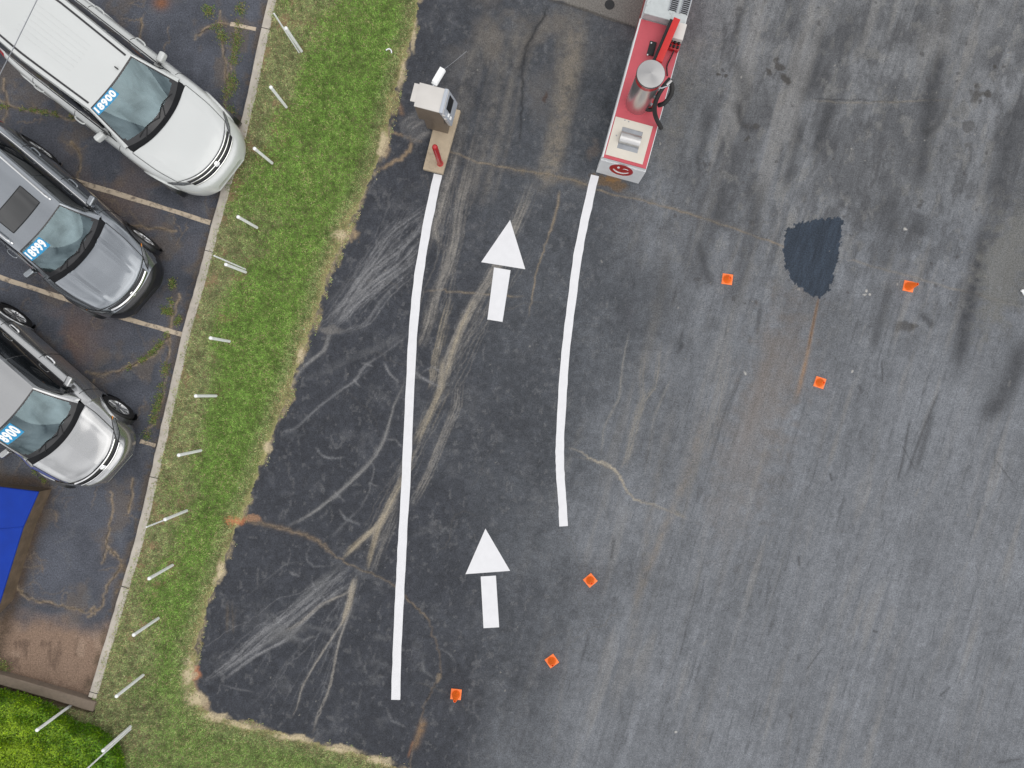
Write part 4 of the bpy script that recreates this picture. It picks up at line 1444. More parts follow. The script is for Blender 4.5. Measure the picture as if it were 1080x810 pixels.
# red beam; its shaded side face is made as a black box
b0, b1 = to_isl(695.2, 64, 1.26), to_isl(714.5, 19, 1.26)
bd = empty('red_beam', (iL0.x, iL0.y, 0), IA)
tag(bd, 'bright red beam running from the steel canister to the white cabinet', 'beam')
d = (b1 - b0)
dl = d.length
ba = math.atan2(d.y, d.x)
mid = (b0 + b1) / 2
MB().box((mid.x, mid.y, 1.225), (dl, .125, .06), bev=.006, rot=Matrix.Rotation(ba, 3, 'Z')).build('rail', M['red_beam'], bd)
MB().box((mid.x - .055, mid.y + .0, 1.055), (dl * .97, .13, .27), bev=.006, rot=Matrix.Rotation(ba, 3, 'Z')).build('shaded_side', M['black'], bd)  # shade of the beam's side put in as black colour
# white control box and manifold
bx0 = empty('control_box', (iL0.x, iL0.y, 0), IA)
tag(bx0, 'small plain white box with hose couplings beside the red beam', 'control box')
v = to_isl(717, 32.5, 1.16)
MB().box((v.x, v.y, (HI + 1.16) / 2), (.2, .31, 1.16 - HI), bev=.01).build('housing', M['kiosk_top'], bx0)
v2 = to_isl(711.5, 46.5, 1.05)
b = MB()
b.box((v2.x, v2.y, HI + .05), (.23, .17, .1), bev=.01)
mf = b.build('manifold', M['red'], bx0)
for i in range(3):
    for j in range(2):
        b = MB()
        b.lathe([(.026, HI + .1), (.026, HI + .14), (.014, HI + .15), (0, HI + .15)], c=(v2.x - .075 + .075 * i, v2.y - .04 + .08 * j, 0), n=12)
        b.build('coupling', M['black'], mf)
b = MB()
b.tube([to_isl(711, 53, HI + .06), to_isl(707, 62, HI + .03), to_isl(703.5, 70, HI + .03), to_isl(704, 80, HI + .03)], .012, 8, smooth_n=6)
b.build('pipe', M['black'], bx0)
# black bracket plate
br = empty('mounting_plate', (iL0.x, iL0.y, 0), IA)
tag(br, 'small black plate with two pale bolts on the red top', 'mounting plate')
v = to_isl(687.2, 51.5, HI)
MB().box((v.x, v.y, HI + .012), (.13, .27, .022), bev=.005).build('plate', M['black'], br)
for px, py in [(687.0, 45.2), (683, 57.7)]:
    b = MB()
    w = to_isl(px, py, HI + .03)
    b.lathe([(.016, HI + .023), (.016, HI + .034), (0, HI + .036)], c=(w.x, w.y, 0), n=8)
    b.build('bolt', M['isl_white'], br)

# canister
cb = P(672.6, 108.5, HI)
ct = P(686.9, 77.2, 2.2)
vc = empty('vacuum_canister', ((cb.x + ct.x) / 2, (cb.y + ct.y) / 2, HI))
tag(vc, 'tall stainless steel vacuum canister with a round polished lid on the red top', 'vacuum')
CR = .236
MB().lathe([(CR - .002, .0), (CR - .004, 1.18)], n=48).build('drum', M['steel'], vc)
MB().lathe([(CR + .004, 1.10), (CR + .004, 1.223)], n=48).build('red_band', M['red'], vc)
lid, nt, bs = new_mat('brushed_lid')
bs.inputs['Metallic'].default_value = 1
bs.inputs['Base Color'].default_value = (.47, .47, .47, 1)
bs.inputs['Roughness'].default_value = .28
bs.inputs['Anisotropic'].default_value = .8
tg = nt.nodes.new('ShaderNodeTangent')
tg.direction_type = 'RADIAL'
tg.axis = 'Z'
nt.links.new(tg.outputs[0], bs.inputs['Tangent'])
MB().lathe([(CR + .012, 1.222), (CR + .012, 1.25), (CR + .004, 1.262), (CR * .6, 1.272), (0, 1.278)], n=48).build('lid', lid, vc)
for zz in (.25, .62, .98):
    a = math.radians(-35)
    b = MB()
    b.box(((CR + .012) * math.cos(a), (CR + .012) * math.sin(a), zz), (.03, .05, .09), bev=.006, rot=Matrix.Rotation(a, 3, 'Z'))
    b.build('latch', M['steel_dark'], vc)
hp = empty('hose_hook')
hp.parent = vc
o_ = Vector(vc.location)


def rel(px, py, h):
    return P(px, py, h) - o_


b = MB()
b.tube([rel(707, 83, 1.75), rel(700, 91, 1.7), rel(694, 101, 1.6), rel(690.5, 112, 1.42), rel(691.5, 123, 1.2), rel(697.5, 135.5, .98)], .042, 12, smooth_n=8)
b.tube([rel(706.5, 84, 1.72), rel(709, 93, 1.68), rel(707, 101, 1.6), rel(701, 108.5, 1.5), rel(695, 111, 1.38)], .042, 12, smooth_n=8)
b.tube([rel(680, 106, 1.2), rel(679.5, 113, 1.1), rel(684, 116, 1.06), rel(691, 115, 1.1)], .035, 12, smooth_n=8)
hz = b.build('hose', M['rubber'], vc)
b = MB()
b.tube([rel(703.5, 89.5, 1.73), rel(708.5, 84.5, 1.79)], .03, 10)
b.build('nozzle', M['steel'], hz)
b = MB()
b.tube([rel(688, 93, 1.75), rel(698, 93, 1.74), rel(706, 90, 1.72)], .014, 8)
b.build('hook', M['steel_dark'], hp)
# small control with red knob beside the drum
b = MB()
v = rel(686, 111, HI)
b.box((v.x, v.y, .10), (.09, .16, .2), bev=.01, rot=Matrix.Rotation(IA, 3, 'Z'))
b.build('valve', M['red'], vc)

# drain hole in the apron
b = MB()
p = P(643, 5)
b.lathe([(.10, .002), (.10, .006), (.085, .008), (0, .008)], c=(p.x, p.y, 0), n=28)
b2 = b.build('drain_cover', M['black'])
tag(b2, 'small round black drain cover in the concrete apron at the top', 'drain cover')

# ------------------------------------------------------------------ blue platform
bp = empty('blue_platform', P(0, 560))
tag(bp, 'bright blue painted flat platform on a brown stained base, cut off by the left edge', 'platform')
HB = .42
mb = MB()
pl = [P(40.5, 518.5, HB), P(24, 556, HB), P(-2, 640, HB), P(-60, 700, HB), P(-140, 690, HB), P(-140, 502, HB), P(0, 513.5, HB)]
k = Vector(bp.location)
bot = [(p.x - k.x, p.y - k.y) for p in pl]
mb.prism(bot, HB - .05, HB)
plat = mb.build('deck', M['blue'], bp, smooth=False)
bv = plat.modifiers.new('b', 'BEVEL')
bv.width = .02
bv.segments = 2
pb = MB()
cxm = sum(p[0] for p in bot) / len(bot)
cym = sum(p[1] for p in bot) / len(bot)
pb.prism([(cxm + (p[0] - cxm) * .994, cym + (p[1] - cym) * .994) for p in bot], -.03, HB - .051)
pb.build('plinth', pmat('earth_stained_concrete', tuple(c3(112, 96, 78)), .9, var=.25, scale=6, bump=.5, dirt=((.09, .065, .04), .5, .7), dscale=5), bp, smooth=False)
mb = MB()
mb.tube([P(-140, 572, HB) - k, P(24, 556, HB) - k], .012, 8)
mb.build('fold', M['blue'], bp)

# overhead cable
cbl = MB()
ch = 5.2
cp = [P(60, -42, ch), P(39, 0, ch), P(15, 49, ch), P(-6, 90, ch), P(-60, 195, ch)]
pts = []
for p in cp:
    pts.append(p)
cbl.tube([pts[0] + (pts[0] - pts[1]) * 6, pts[0], pts[1], pts[2], pts[3], pts[4], pts[4] + (pts[4] - pts[3]) * 4], .006, 6)
o = cbl.build('overhead_cable', M['steel_dark'])
tag(o, 'thin grey cable stretched above the white car roof', 'cable')

# bits of litter
def scrap(px, py, pts, z, lab, mat, w=.02):
    b = MB()
    b.tube([P(x, y, z) for x, y in pts], w, 6, smooth_n=5)
    o = b.build('litter', mat)
    tag(o, lab, 'litter')


scrap(0, 0, [(407, 53), (410, 51.5), (412.5, 53), (413, 56)], ground_height(410, 53) + .04, 'small curled white scrap on the grass near the lane edge', M['sticker_white'], .013)
scrap(0, 0, [(1077.5, 306), (1079.5, 308), (1081, 311)], .03, 'small white scrap at the right edge of the asphalt', M['sticker_white'], .03)

# ------------------------------------------------------------------ hedge
hd = empty('hedge', P(60, 790))
tag(hd, 'low lime green clipped hedge in the corner behind the kerb', 'hedge')
HH = .62
hpoly = [(-120, 700), (-40, 716), (0, 727), (30, 733), (52, 742), (66, 752), (80, 762), (96, 764), (114, 775), (127, 790), (132, 812), (130, 850), (120, 900), (-120, 900)]
NL = 60000
ux = rng.uniform(-120, 140, NL * 2)
uy = rng.uniform(695, 900, NL * 2)
dh = dist_poly(ux, uy, hpoly + [hpoly[0]])
insd = in_poly(ux, uy, hpoly)
ok = insd
ux, uy, dh = ux[ok], uy[ok], dh[ok]
lump = fbm(ux / 11, uy / 11, 301, 3)
h_top = HH * (.35 + .65 * sstep(0, 16, dh)) * (.72 + .56 * lump)
dep = rng.beta(1.0, 3.2, len(ux))
hz_ = h_top * (1 - .55 * dep)
kk = (HC - h_top) / FPX
LX, LY = (ux - 540) * kk, (405 - uy) * kk
n = len(ux)
az = rng.uniform(0, 2 * PI, n)
tl_ = rng.uniform(-.2, 1.0, n)
ls = rng.uniform(.028, .05, n)
lw = ls * rng.uniform(.45, .65, n)
fx, fy = np.cos(az), np.sin(az)
v = np.empty((n, 4, 3), np.float32)
hx, hzv = np.cos(tl_) * ls, np.sin(tl_) * ls
roll = rng.uniform(-.5, .5, n)
sx, sy, sz = -fy * lw * .5 * np.cos(roll), fx * lw * .5 * np.cos(roll), lw * .5 * np.sin(roll)
kx0, ky0 = hd.location.x, hd.location.y
v[:, 0] = np.stack([LX - kx0, LY - ky0, hz_], -1)
v[:, 1] = np.stack([LX - kx0 + fx * hx * .5 + sx, LY - ky0 + fy * hx * .5 + sy, hz_ + hzv * .5 + sz], -1)
v[:, 2] = np.stack([LX - kx0 + fx * hx, LY - ky0 + fy * hx, hz_ + hzv], -1)
v[:, 3] = np.stack([LX - kx0 + fx * hx * .5 - sx, LY - ky0 + fy * hx * .5 - sy, hz_ + hzv * .5 - sz], -1)
me = bpy.data.meshes.new('foliage')
me.vertices.add(n * 4)
me.vertices.foreach_set('co', v.ravel())
me.loops.add(n * 4)
me.loops.foreach_set('vertex_index', np.arange(n * 4, dtype=np.int32))
me.polygons.add(n)
me.polygons.foreach_set('loop_start', np.arange(0, n * 4, 4, dtype=np.int32))
me.polygons.foreach_set('loop_total', np.full(n, 4, np.int32))
me.update(calc_edges=True)
yl = np.clip(sstep(150, 0, np.hypot(ux + 10, uy - 830)) + rng.normal(0, .22, n) + (lump - .5) * .8, 0, 1)[:, None]
hc = c3(98, 150, 28) * (1 - yl) + c3(168, 200, 32) * yl
hc = hc * np.exp(rng.normal(0, .28, (n, 1)))
ca = me.color_attributes.new('albedo', 'FLOAT_COLOR', 'POINT')
cc = np.ones((n, 4, 4), np.float32)
cc[..., :3] = np.clip(hc, .01, .7)[:, None, :]
ca.data.foreach_set('color', cc.ravel())
me.materials.append(attr_mat('hedge_leaf', 'albedo', .45, amt=0, trans=.3, spec=.4))
o = bpy.data.objects.new('foliage', me)
COL.objects.link(o)
o.parent = hd
M['bark'] = pmat('hedge_bark', (.09, .06, .04), .9)
for i in range(24):
    x, y = random.uniform(-60, 118), random.uniform(750, 860)
    if not in_poly(np.array([float(x)]), np.array([float(y)]), hpoly)[0]:
        continue
    p = P(x, y, .4) - Vector((kx0, ky0, 0))
    MB().tube([(p.x, p.y, 0.02), (p.x + random.uniform(-.05, .05), p.y + random.uniform(-.05, .05), .28)], [.014, .006], 6).build('stem', M['bark'], hd)


# ------------------------------------------------------------------ cars
def pch(tab):
    xs = np.array([t[0] for t in tab], float)
    ys = np.array([t[1] for t in tab], float)
    h = np.diff(xs)
    d = np.diff(ys) / h
    m = np.zeros(len(xs))
    m[0], m[-1] = d[0], d[-1]
    for i in range(1, len(xs) - 1):
        if d[i - 1] * d[i] > 0:
            w1, w2 = 2 * h[i] + h[i - 1], h[i] + 2 * h[i - 1]
            m[i] = (w1 + w2) / (w1 / d[i - 1] + w2 / d[i])

    def f(x):
        x = min(max(x, xs[0]), xs[-1])
        i = int(min(max(np.searchsorted(xs, x) - 1, 0), len(xs) - 2))
        t = (x - xs[i]) / h[i]
        return float(ys[i] * (2 * t ** 3 - 3 * t ** 2 + 1) + h[i] * m[i] * (t ** 3 - 2 * t ** 2 + t) + ys[i + 1] * (-2 * t ** 3 + 3 * t ** 2) + h[i] * m[i + 1] * (t ** 3 - t ** 2))
    return f


def lsp(a, b, n):
    return [a + (b - a) * i / (n - 1) for i in range(n)]


class Car:
    def __init__(s, name, label, group, loc, heading, p):
        s.p = p
        s.root = empty(name, (loc[0], loc[1], 0), math.radians(heading))
        tag(s.root, label, 'car', group)
        s.build()

    # lower body surface: st metres behind the nose, t in [-1,1] round the section (0 = top centre, 1 = left sill)
    def S(s, st, t, off=0.0):
        if off:
            e = 1e-3
            a = s.S(st, t)
            du = s.S(st + e, t) - s.S(st - e if st > e else st, t)
            dv = s.S(st, min(t + e, 1)) - s.S(st, max(t - e, -1))
            n = du.cross(dv)
            if n.length < 1e-9:
                n = Vector((0, 0, 1))
            n.normalize()
            c = Vector((a.x, 0, .6))
            if n.dot(a - c) < 0:
                n = -n
            return a + n * off
        w = s.fw(st)
        zt, zl = s.fz(st), s.fl(st)
        zs = zt - .085
        ta = abs(t)
        hgt = zs - .07 - zl
        yy = s.ry(ta) * w
        zz = np.interp(ta, [0], [0])
        kz = [zt + s.p.get('crown', .012), zt + .004, zt - .022, zs, zs - .07, zl + hgt * .66, zl + hgt * .36, zl]
        z = s.rz(ta, kz)
        y = math.copysign(yy, t) if t else 0.0
        bow = s.fb(st)
        x = -st - bow * (abs(y) / s.p['hw']) ** 2.4
        # hood creases
        cr = s.p.get('crease', .012)
        if cr and .2 < st < s.p['cowl']:
            tc = s.p.get('crt', .36)
            k = math.exp(-((ta - tc) / .03) ** 2) * min(1, (st - .2) / .2)
            z += cr * k
        return Vector((x, y, z))

    TT = [0, .25, .40, .50, .58, .72, .86, 1.0]

    def rz(s, ta, kz):
        return s._pc(ta, s.TT, kz)

    def _pc(s, x, xs, ys):
        # smooth (Catmull) interpolation through section knots
        i = min(max(np.searchsorted(xs, x) - 1, 0), len(xs) - 2)
        t = (x - xs[i]) / (xs[i + 1] - xs[i])
        h = xs[i + 1] - xs[i]
        def sl(k):
            if k == 0:
                return 0.0
            if k == len(xs) - 1:
                return (ys[k] - ys[k - 1]) / (xs[k] - xs[k - 1])
            d0 = (ys[k] - ys[k - 1]) / (xs[k] - xs[k - 1])
            d1 = (ys[k + 1] - ys[k]) / (xs[k + 1] - xs[k])
            return 0.0 if d0 * d1 <= 0 else 2 * d0 * d1 / (d0 + d1)
        m0, m1 = sl(i) * h, sl(i + 1) * h
        return ys[i] * (2 * t ** 3 - 3 * t ** 2 + 1) + m0 * (t ** 3 - 2 * t ** 2 + t) + ys[i + 1] * (-2 * t ** 3 + 3 * t ** 2) + m1 * (t ** 3 - t ** 2)

    def ry(s, ta):
        return s._pc(ta, s.TT, [0, .45, .72, .875, .955, 1.0, .995, .93])

    # windscreen
    def Wn(s, a, b, off=0.0):
        p = s.p
        base = Vector((-(p['cowl'] + p['wbow'] * abs(b) ** 2.2), b * p['wb'], p['zc'] - .03 * b * b))
        top = Vector((-(p['hdr'] + p['wbow2'] * b * b), b * p['wt'], p['zt'] - .035 * abs(b) ** 3))
        q = base.lerp(top, a)
        q.z += .035 * math.sin(PI * a) * (1 - .4 * b * b) + off
        q.x += .02 * math.sin(PI * a)
        return q

    # roof
    def R(s, a, b, off=0.0):
        p = s.p
        x0 = -(p['hdr'] + p['wbow2'] * b * b)
        x1 = -(p['rend'] - .05 * b * b)
        x = x0 + (x1 - x0) * a
        w = p['wt'] + (p['wr'] - p['wt']) * math.sin(PI * min(a * 1.1, 1) * .5) - (.06 * max(0, a - .6) / .4)
        z = p['zt'] + p['rise'] * math.sin(PI * min(1, a * 1.15) * .62) - .035 * abs(b) ** 3 * (1 + .4 * a)
        return Vector((x, b * w, z + off))

    def edge(s, u):            # A pillar (0..1) then roof edge (1..2), left side
        return s.Wn(u, 1.0) if u <= 1 else s.R(u - 1, 1.0)

    def belt(s, x, zoff=0.0):
        # body shoulder at longitudinal position x
        st = -x - s.fb(-x) * .7
        return s.S(max(st, .05), .47)

    def side(s, u, c, sg, off=0.0):
        e = s.edge(u)
        b = s.belt(e.x)
        q = b.lerp(e, c)
        q.y += .035 * math.sin(PI * c) + off
        q.y *= sg
        return q

    def build(s):
        p = s.p
        L, hw = p['L'], p['hw']
        s.fw = pch([(0, .42 * hw), (.02, .55 * hw), (.055, .68 * hw), (.11, .78 * hw), (.2, .86 * hw), (.38, .925 * hw), (.8, .985 * hw), (1.6, hw), (L - 1.2, .995 * hw), (L - .4, .95 * hw), (L - .08, .86 * hw), (L, .78 * hw)])
        zc, zn = p['zc'], p['zn']
        s.fz = pch(p.get('nosez') or [(0, zn - .36), (.02, zn - .25), (.06, zn - .2), (.13, zn - .17), (.19, zn - .09), (.26, zn - .03), (.36, zn + .01), (.7, zn + (zc - zn) * .55), (p['cowl'], zc), (p['cowl'] + .6, p['zb']), (L - .8, p['zb'] + .02), (L - .15, p['zb'] - .02), (L, p['zb'] - .12)])
        s.fl = pch([(0, .34), (.1, .26), (.5, .22), (L - .5, .22), (L, .34)])
        s.fb = pch([(0, p['bow']), (.3, p['bow'] * 1.05), (.9, p['bow'] * .6), (p['cowl'], .1), (p['cowl'] + .6, 0.0), (L - 1, 0.0), (L, -.12)])
        paint = M[p['paint']]
        wr = p['rad']
        wheels = [(-p['fwx'], 1), (-p['fwx'], -1), (-(p['fwx'] + p['wbase']), 1), (-(p['fwx'] + p['wbase']), -1)]
        # ---- lower body
        sts = sorted(set([0, .004, .01, .02, .028, .035, .045, .055, .065, .08, .11, .15] + lsp(.19, L - .15, 120) + [L - .1, L - .06, L - .03, L]))
        ts = lsp(-1, 1, 97)

        def keep(u, v):
            q = s.S(u, v)
            if abs(v) > .5:
                for wx, sg in wheels:
                    if (q.x - wx) ** 2 + (q.z - wr) ** 2 < (wr + .055) ** 2:
                        return False
            elif abs(v) < .455 and q.x < -(p['cowl'] - .2 + p['wbow'] * abs(q.y / p['wb']) ** 2.2) and q.x > -(p['rend'] + .25):
                return False
            return True
        clad = p.get('clad')

        def mf(u, v):
            q = s.S(u, v)
            if clad:
                if u < p.get('cladfront', 0) or (q.z < clad and abs(v) > .5):
                    return 1
                for wx, sg in wheels:
                    if abs(v) > .5 and (q.x - wx) ** 2 + (q.z - wr) ** 2 < (wr + .13) ** 2:
                        return 1
            return 0
        mb = MB()
        mb.grid(lambda u, v: s.S(u, v), sts, ts, keep=keep, mfun=mf)
        # close nose and tail
        for st in (0, L):
            ring = [s.S(st, t) for t in ts]
            n = len(ring)
            mb.add(ring, [(i, i + 1, n - 2 - i, n - 1 - i) if i + 1 != n - 2 - i else (i, i + 1, n - 1 - i) for i in range(n // 2)], 1 if (clad and st == 0) else 0)
        body = mb.build('body', [paint, M['car_black']], s.root, angle=50)
        # inner tub, wheel arches
        mb = MB()
        mb.box((-(L / 2), 0, .36), (L - .7, hw * 1.2, .16))
        for wx, sg in wheels:
            mb.lathe([(wr + .06, -.0), (wr + .06, .30), (.02, .30)], c=(wx, sg * (hw - .03), wr), n=28, rot=Matrix.Rotation(PI / 2 * sg, 3, 'X'), caps=False)
        mb.build('underbody', M['car_black'], s.root)
        # wheels
        proto = None
        for wx, sg in wheels:
            w = empty('wheel')
            w.parent = s.root
            w.location = (wx, sg * (hw - .125), wr)
            w.rotation_euler = (0, 0, 0 if sg > 0 else PI)
            RXm = Matrix.Rotation(-PI / 2, 3, 'X')
            rr = wr * .66
            MB().lathe([(rr, -.1), (wr * .93, -.105), (wr, -.075), (wr, .075), (wr * .93, .105), (rr + .01, .1), (rr, .085), (rr, -.1)], n=40, rot=RXm, caps=False).build('tyre', M['rubber'], w)
            m2 = MB()
            m2.lathe([(rr + .004, .0), (rr + .004, .09), (rr - .015, .096), (rr - .03, .07), (rr - .035, .0)], n=40, rot=RXm, caps=False)
            m2.lathe([(.06, .03), (.06, .085), (.045, .093), (0, .093)], n=20, rot=RXm)
            for k in range(p.get('spokes', 5)):
                a = 2 * PI * k / p.get('spokes', 5)
                for da in (-.13, .13):
                    p0 = Vector((.045 * math.cos(a), .075, .045 * math.sin(a)))
                    p1 = Vector(((rr - .012) * math.cos(a + da), .078, (rr - .012) * math.sin(a + da)))
                    m2.tube([p0, p1], [.02, .017], 6)
            m2.build('rim', M['alloy'], w)
            MB().lathe([(rr - .03, .02), (0, .02)], n=24, rot=RXm).build('brake_disc', M['steel_dark'], w)
        # arch lips
        for wx, sg in wheels:
            mb = MB()
            pts = []
            for k in range(19):
                a = math.radians(-18 + 216 * k / 18)
                xx, zz = wx + (wr + .055) * math.cos(a), wr + (wr + .055) * math.sin(a)
                # side surface at that height
                lo, hi = .5, 1.0
                st = -xx - s.fb(-xx) * .95
                for _ in range(18):
                    md = (lo + hi) / 2
                    if s.S(st, md).z > zz:
                        lo = md
                    else:
                        hi = md
                pts.append((xx, sg * (s.S(st, lo).y - .006), max(zz, .2)))
            mb.tube(pts, .026, 8)
            mb.build('arch_lip', M['car_black'] if clad else paint, s.root)
        # ---- hood panel
        def hoodpt(a, b):
            t = b * p.get('hoodt', .475)
            st0 = p['hood0'] + .05 * b * b
            rear_x = -(p['cowl'] - .11 + p['wbow'] * abs(b * .93) ** 2.2)
            st1 = -rear_x - s.fb(p['cowl']) * .6 * abs(b) ** 2
            return s.S(st0 + (st1 - st0) * a, t, .007 if 0.0 < a < 1 and abs(b) < 1 else .001)
        A_ = [0, .004] + lsp(.03, .97, 34) + [.996, 1]
        B_ = [-1, -.994] + lsp(-.97, .97, 50) + [.994, 1]
        hood = MB().grid(hoodpt, A_, B_).build('hood', paint, s.root, angle=60)
        mb = MB()
        for sg in (-1, 1):
            mb.tube([hoodpt(a, sg) + Vector((0, sg * .004, 0)) for a in lsp(0, 1, 30)], .0055, 6)
        mb.tube([hoodpt(0, b) + Vector((.004, 0, 0)) for b in lsp(-1, 1, 40)], .006, 6)
        mb.build('seam', M['seam'], hood)
        # cowl
        def cowlpt(a, b):
            f = hoodpt(1, b)
            g_ = s.Wn(.02, b * .985) + Vector((0, 0, -.012))
            q = f.lerp(g_, a)
            q.z -= .012 * math.sin(PI * a)
            return q
        cw = MB().grid(cowlpt, lsp(0, 1, 6), lsp(-1, 1, 30)).build('cowl', M['cowl'], s.root)
        # ---- windscreen
        bm_ = .955
        ws = MB().grid(lambda a, b: s.Wn(a, b), [0.0, .05, .12] + lsp(.18, .93, 14) + [.965, 1.0], [-bm_, -.92, -.87] + lsp(-.8, .8, 24) + [.87, .92, bm_],
                       mfun=lambda a, b: 1 if (a < .12 + .05 * abs(b) ** 3 or a > .965 or abs(b) > .92) else 0).build('windshield', [M['windscreen'], M['car_black']], s.root, angle=60)
        # wipers
        for (b0, b1, a1) in [(-.62, .02, .10), (.02, .66, .12)]:
            mb = MB()
            pts = [s.Wn(.03 + (a1 - .02) * math.sin(PI * k / 8 * .9 + .1), b0 + (b1 - b0) * k / 8, .02) for k in range(9)]
            mb.tube(pts, .009, 6)
            mb.tube([s.Wn(-.03, b0 + .1, .01), pts[4]], .009, 6)
            mb.build('wiper', M['black'], ws)
        # mirror inside
        q = s.Wn(.9, 0)
        mb = MB()
        mb.box((q.x - .05, 0, q.z - .07), (.03, .22, .06), bev=.012)
        mb.box((q.x - .02, 0, q.z - .035), (.07, .09, .04), bev=.012)
        mb.build('rear_view_mirror', M['black'], s.root)
        # price sticker
        txt = p.get('price')
        if txt:
            b0, b1, a0, a1 = p['stk']
            sk = MB().grid(lambda a, b: s.Wn(a, b, .006), lsp(a0, a1, 6), lsp(b0, b1, 16)).build('price_sticker', M['sticker_blue'], ws)
            cu = bpy.data.curves.new('txt', 'FONT')
            cu.body = txt
            cu.size = 1
            cu.offset = .05
            cu.resolution_u = 3
            cu.space_character = 1.12
            to = bpy.data.objects.new('txt', cu)
            COL.objects.link(to)
            dg = bpy.context.evaluated_depsgraph_get()
            me = bpy.data.meshes.new_from_object(to.evaluated_get(dg))
            bpy.data.objects.remove(to)
            b = bmesh.new()
            b.from_mesh(me)
            bmesh.ops.triangulate(b, faces=b.faces[:])
            bmesh.ops.subdivide_edges(b, edges=[e for e in b.edges if e.calc_length() > .25], cuts=2)
            xs = [v.co.x for v in b.verts]
            ys = [v.co.y for v in b.verts]
            mx0, mx1, my0, my1 = min(xs), max(xs), min(ys), max(ys)
            for v in b.verts:
                fx_ = (v.co.x - mx0) / (mx1 - mx0)
                fy_ = (v.co.y - my0) / (my1 - my0)
                bb = b0 + (b1 - b0) * (.04 + .92 * fx_)
                aa = a0 + (a1 - a0) * (.1 + .8 * fy_)
                v.co = s.Wn(aa, bb, .010)
            mb = MB()
            mb.bm(b)
            bpy.data.meshes.remove(me)
            mb.build('price_digits', M['sticker_white'], sk, smooth=False)
            sk.parent = s.root
            for c in sk.children:
                pass
        # ---- A pillars + side shell + roof
        for sg in (1, -1):
            mb = MB()
            mb.grid(lambda a, b: s.Wn(a, sg * b), lsp(0, 1, 14), lsp(bm_, 1.0, 3))
            mb.grid(lambda u, c: s.side(u, c, sg), lsp(0, 2, 50), lsp(0, 1, 8))
            mb.build('side_frame', paint, s.root, angle=60)
            wins = p['wins']
            for (u0, u1) in wins:
                mb = MB()
                def wp(f, c, u0=u0, u1=u1):
                    return s.side(u0 + (u1 - u0) * f, .07 + .83 * c, sg, .008)
                mb.grid(wp, lsp(0, 1, 14), lsp(0, 1, 8))
                mb.build('side_window', M['tinted'], s.root)
            # belt moulding
            mb = MB()
            mb.tube([s.side(u, .035, sg, .012) for u in lsp(p['wins'][0][0], p['wins'][-1][1], 30)], .011, 6)
            mb.build('belt_trim', M['chrome'] if p.get('chromebelt') else M['car_black'], s.root)
        roof = MB().grid(lambda a, b: s.R(a, b), [0, .01] + lsp(.03, 1, 40), lsp(-1, 1, 41)).build('roof', paint, s.root, angle=60)
        if p.get('ribs'):
            mb = MB()
            for b in (-.45, -.3, -.15, 0, .15, .3, .45):
                mb.tube([s.R(a, b, -.002) for a in lsp(.25 + .02 * abs(b), .72, 20)], .006, 6)
            mb.build('roof_rib', paint, roof)
        if p.get('gutter'):
            for sg in (-1, 1):
                mb = MB()
                mb.grid(lambda a, b: s.R(a, sg * b, .006), lsp(0.03, .98, 30), [.845, .90])
                mb.build('roof_channel', M['car_black'], roof)
        if p.get('rails'):
            for sg in (-1, 1):
                mb = MB()
                mb.tube([s.R(a, sg * .9, .05 if .1 < a < .92 else .0) for a in lsp(.07, .95, 24)], .017, 8)
                for a in (.1, .5, .92):
                    mb.box(tuple(s.R(a, sg * .9, .02)), (.1, .03, .06), bev=.01)
                mb.build('roof_rail', M[p['rails']], s.root)
        if p.get('sunroof'):
            a0, a1, bb = p['sunroof']
            mb = MB()

            def sun(a, b):
                return s.R(a0 + (a1 - a0) * a, bb * b, .006)
            mb.grid(sun, lsp(0, 1, 10), lsp(-1, 1, 16))
            sr = mb.build('sunroof', M['tinted'], s.root)
            mb = MB()
            loop = [sun(0, b) for b in lsp(-1, 1, 12)] + [sun(a, 1) for a in lsp(.1, .9, 8)] + [sun(1, b) for b in lsp(1, -1, 12)] + [sun(a, -1) for a in lsp(.9, 0, 8)]
            mb.tube(loop, .008, 6)
            mb.build('sunroof_seal', M['black'], sr)
        if p.get('fin'):
            q = s.R(*p['fin'])
            MB().box((q.x, q.y, q.z + .02), (.07, .022, .04), bev=.009).build('antenna', M['black'], s.root)
        # tail: rear window and tailgate
        mb = MB()

        def tail(a, b):
            t0 = s.R(1.0, b)
            y = b * hw * .82
            t1 = Vector((-(L - .18 - .1 * b * b), y, p['zb'] - .02))
            q = t0.lerp(t1, a)
            q.x -= .06 * math.sin(PI * a)
            return q
        mb.grid(tail, lsp(0, 1, 12), lsp(-1, 1, 20))
        mb.build('tailgate', paint, s.root)
        MB().grid(lambda a, b: tail(.12 + a * .7, b * .86) + Vector((-.006, 0, .006)), lsp(0, 1, 8), lsp(-1, 1, 14)).build('rear_window', M['tinted'], s.root)
        for sg in (-1, 1):
            mb = MB()
            mb.grid(lambda a, b: s.S(L - .06 - .3 * a, sg * (.52 + .2 * b), .006), lsp(0, 1, 6), lsp(0, 1, 6))
            mb.build('tail_light', M['red'], s.root)
        # ---- door mirrors
        for sg in (-1, 1):
            mx = -p['mirx']
            b0 = s.belt(mx)
            mb = MB()
            y0 = b0.y + .06
            mb.box((mx, sg * (p['miry'] - .1), b0.z + .085), (.115, .21, .15), bev=.045, seg=4, rot=Matrix.Rotation(sg * math.radians(12), 3, 'Z'))
            mr = mb.build('door_mirror', M[p.get('mirpaint', p['paint'])], s.root, angle=80)
            mb = MB()
            mb.tube([(mx + .02, sg * (b0.y - .02), b0.z + .03), (mx + .005, sg * (p['miry'] - .16), b0.z + .06)], [.035, .028], 8)
            mb.build('mirror_arm', M['car_black'], mr)
            mb = MB()
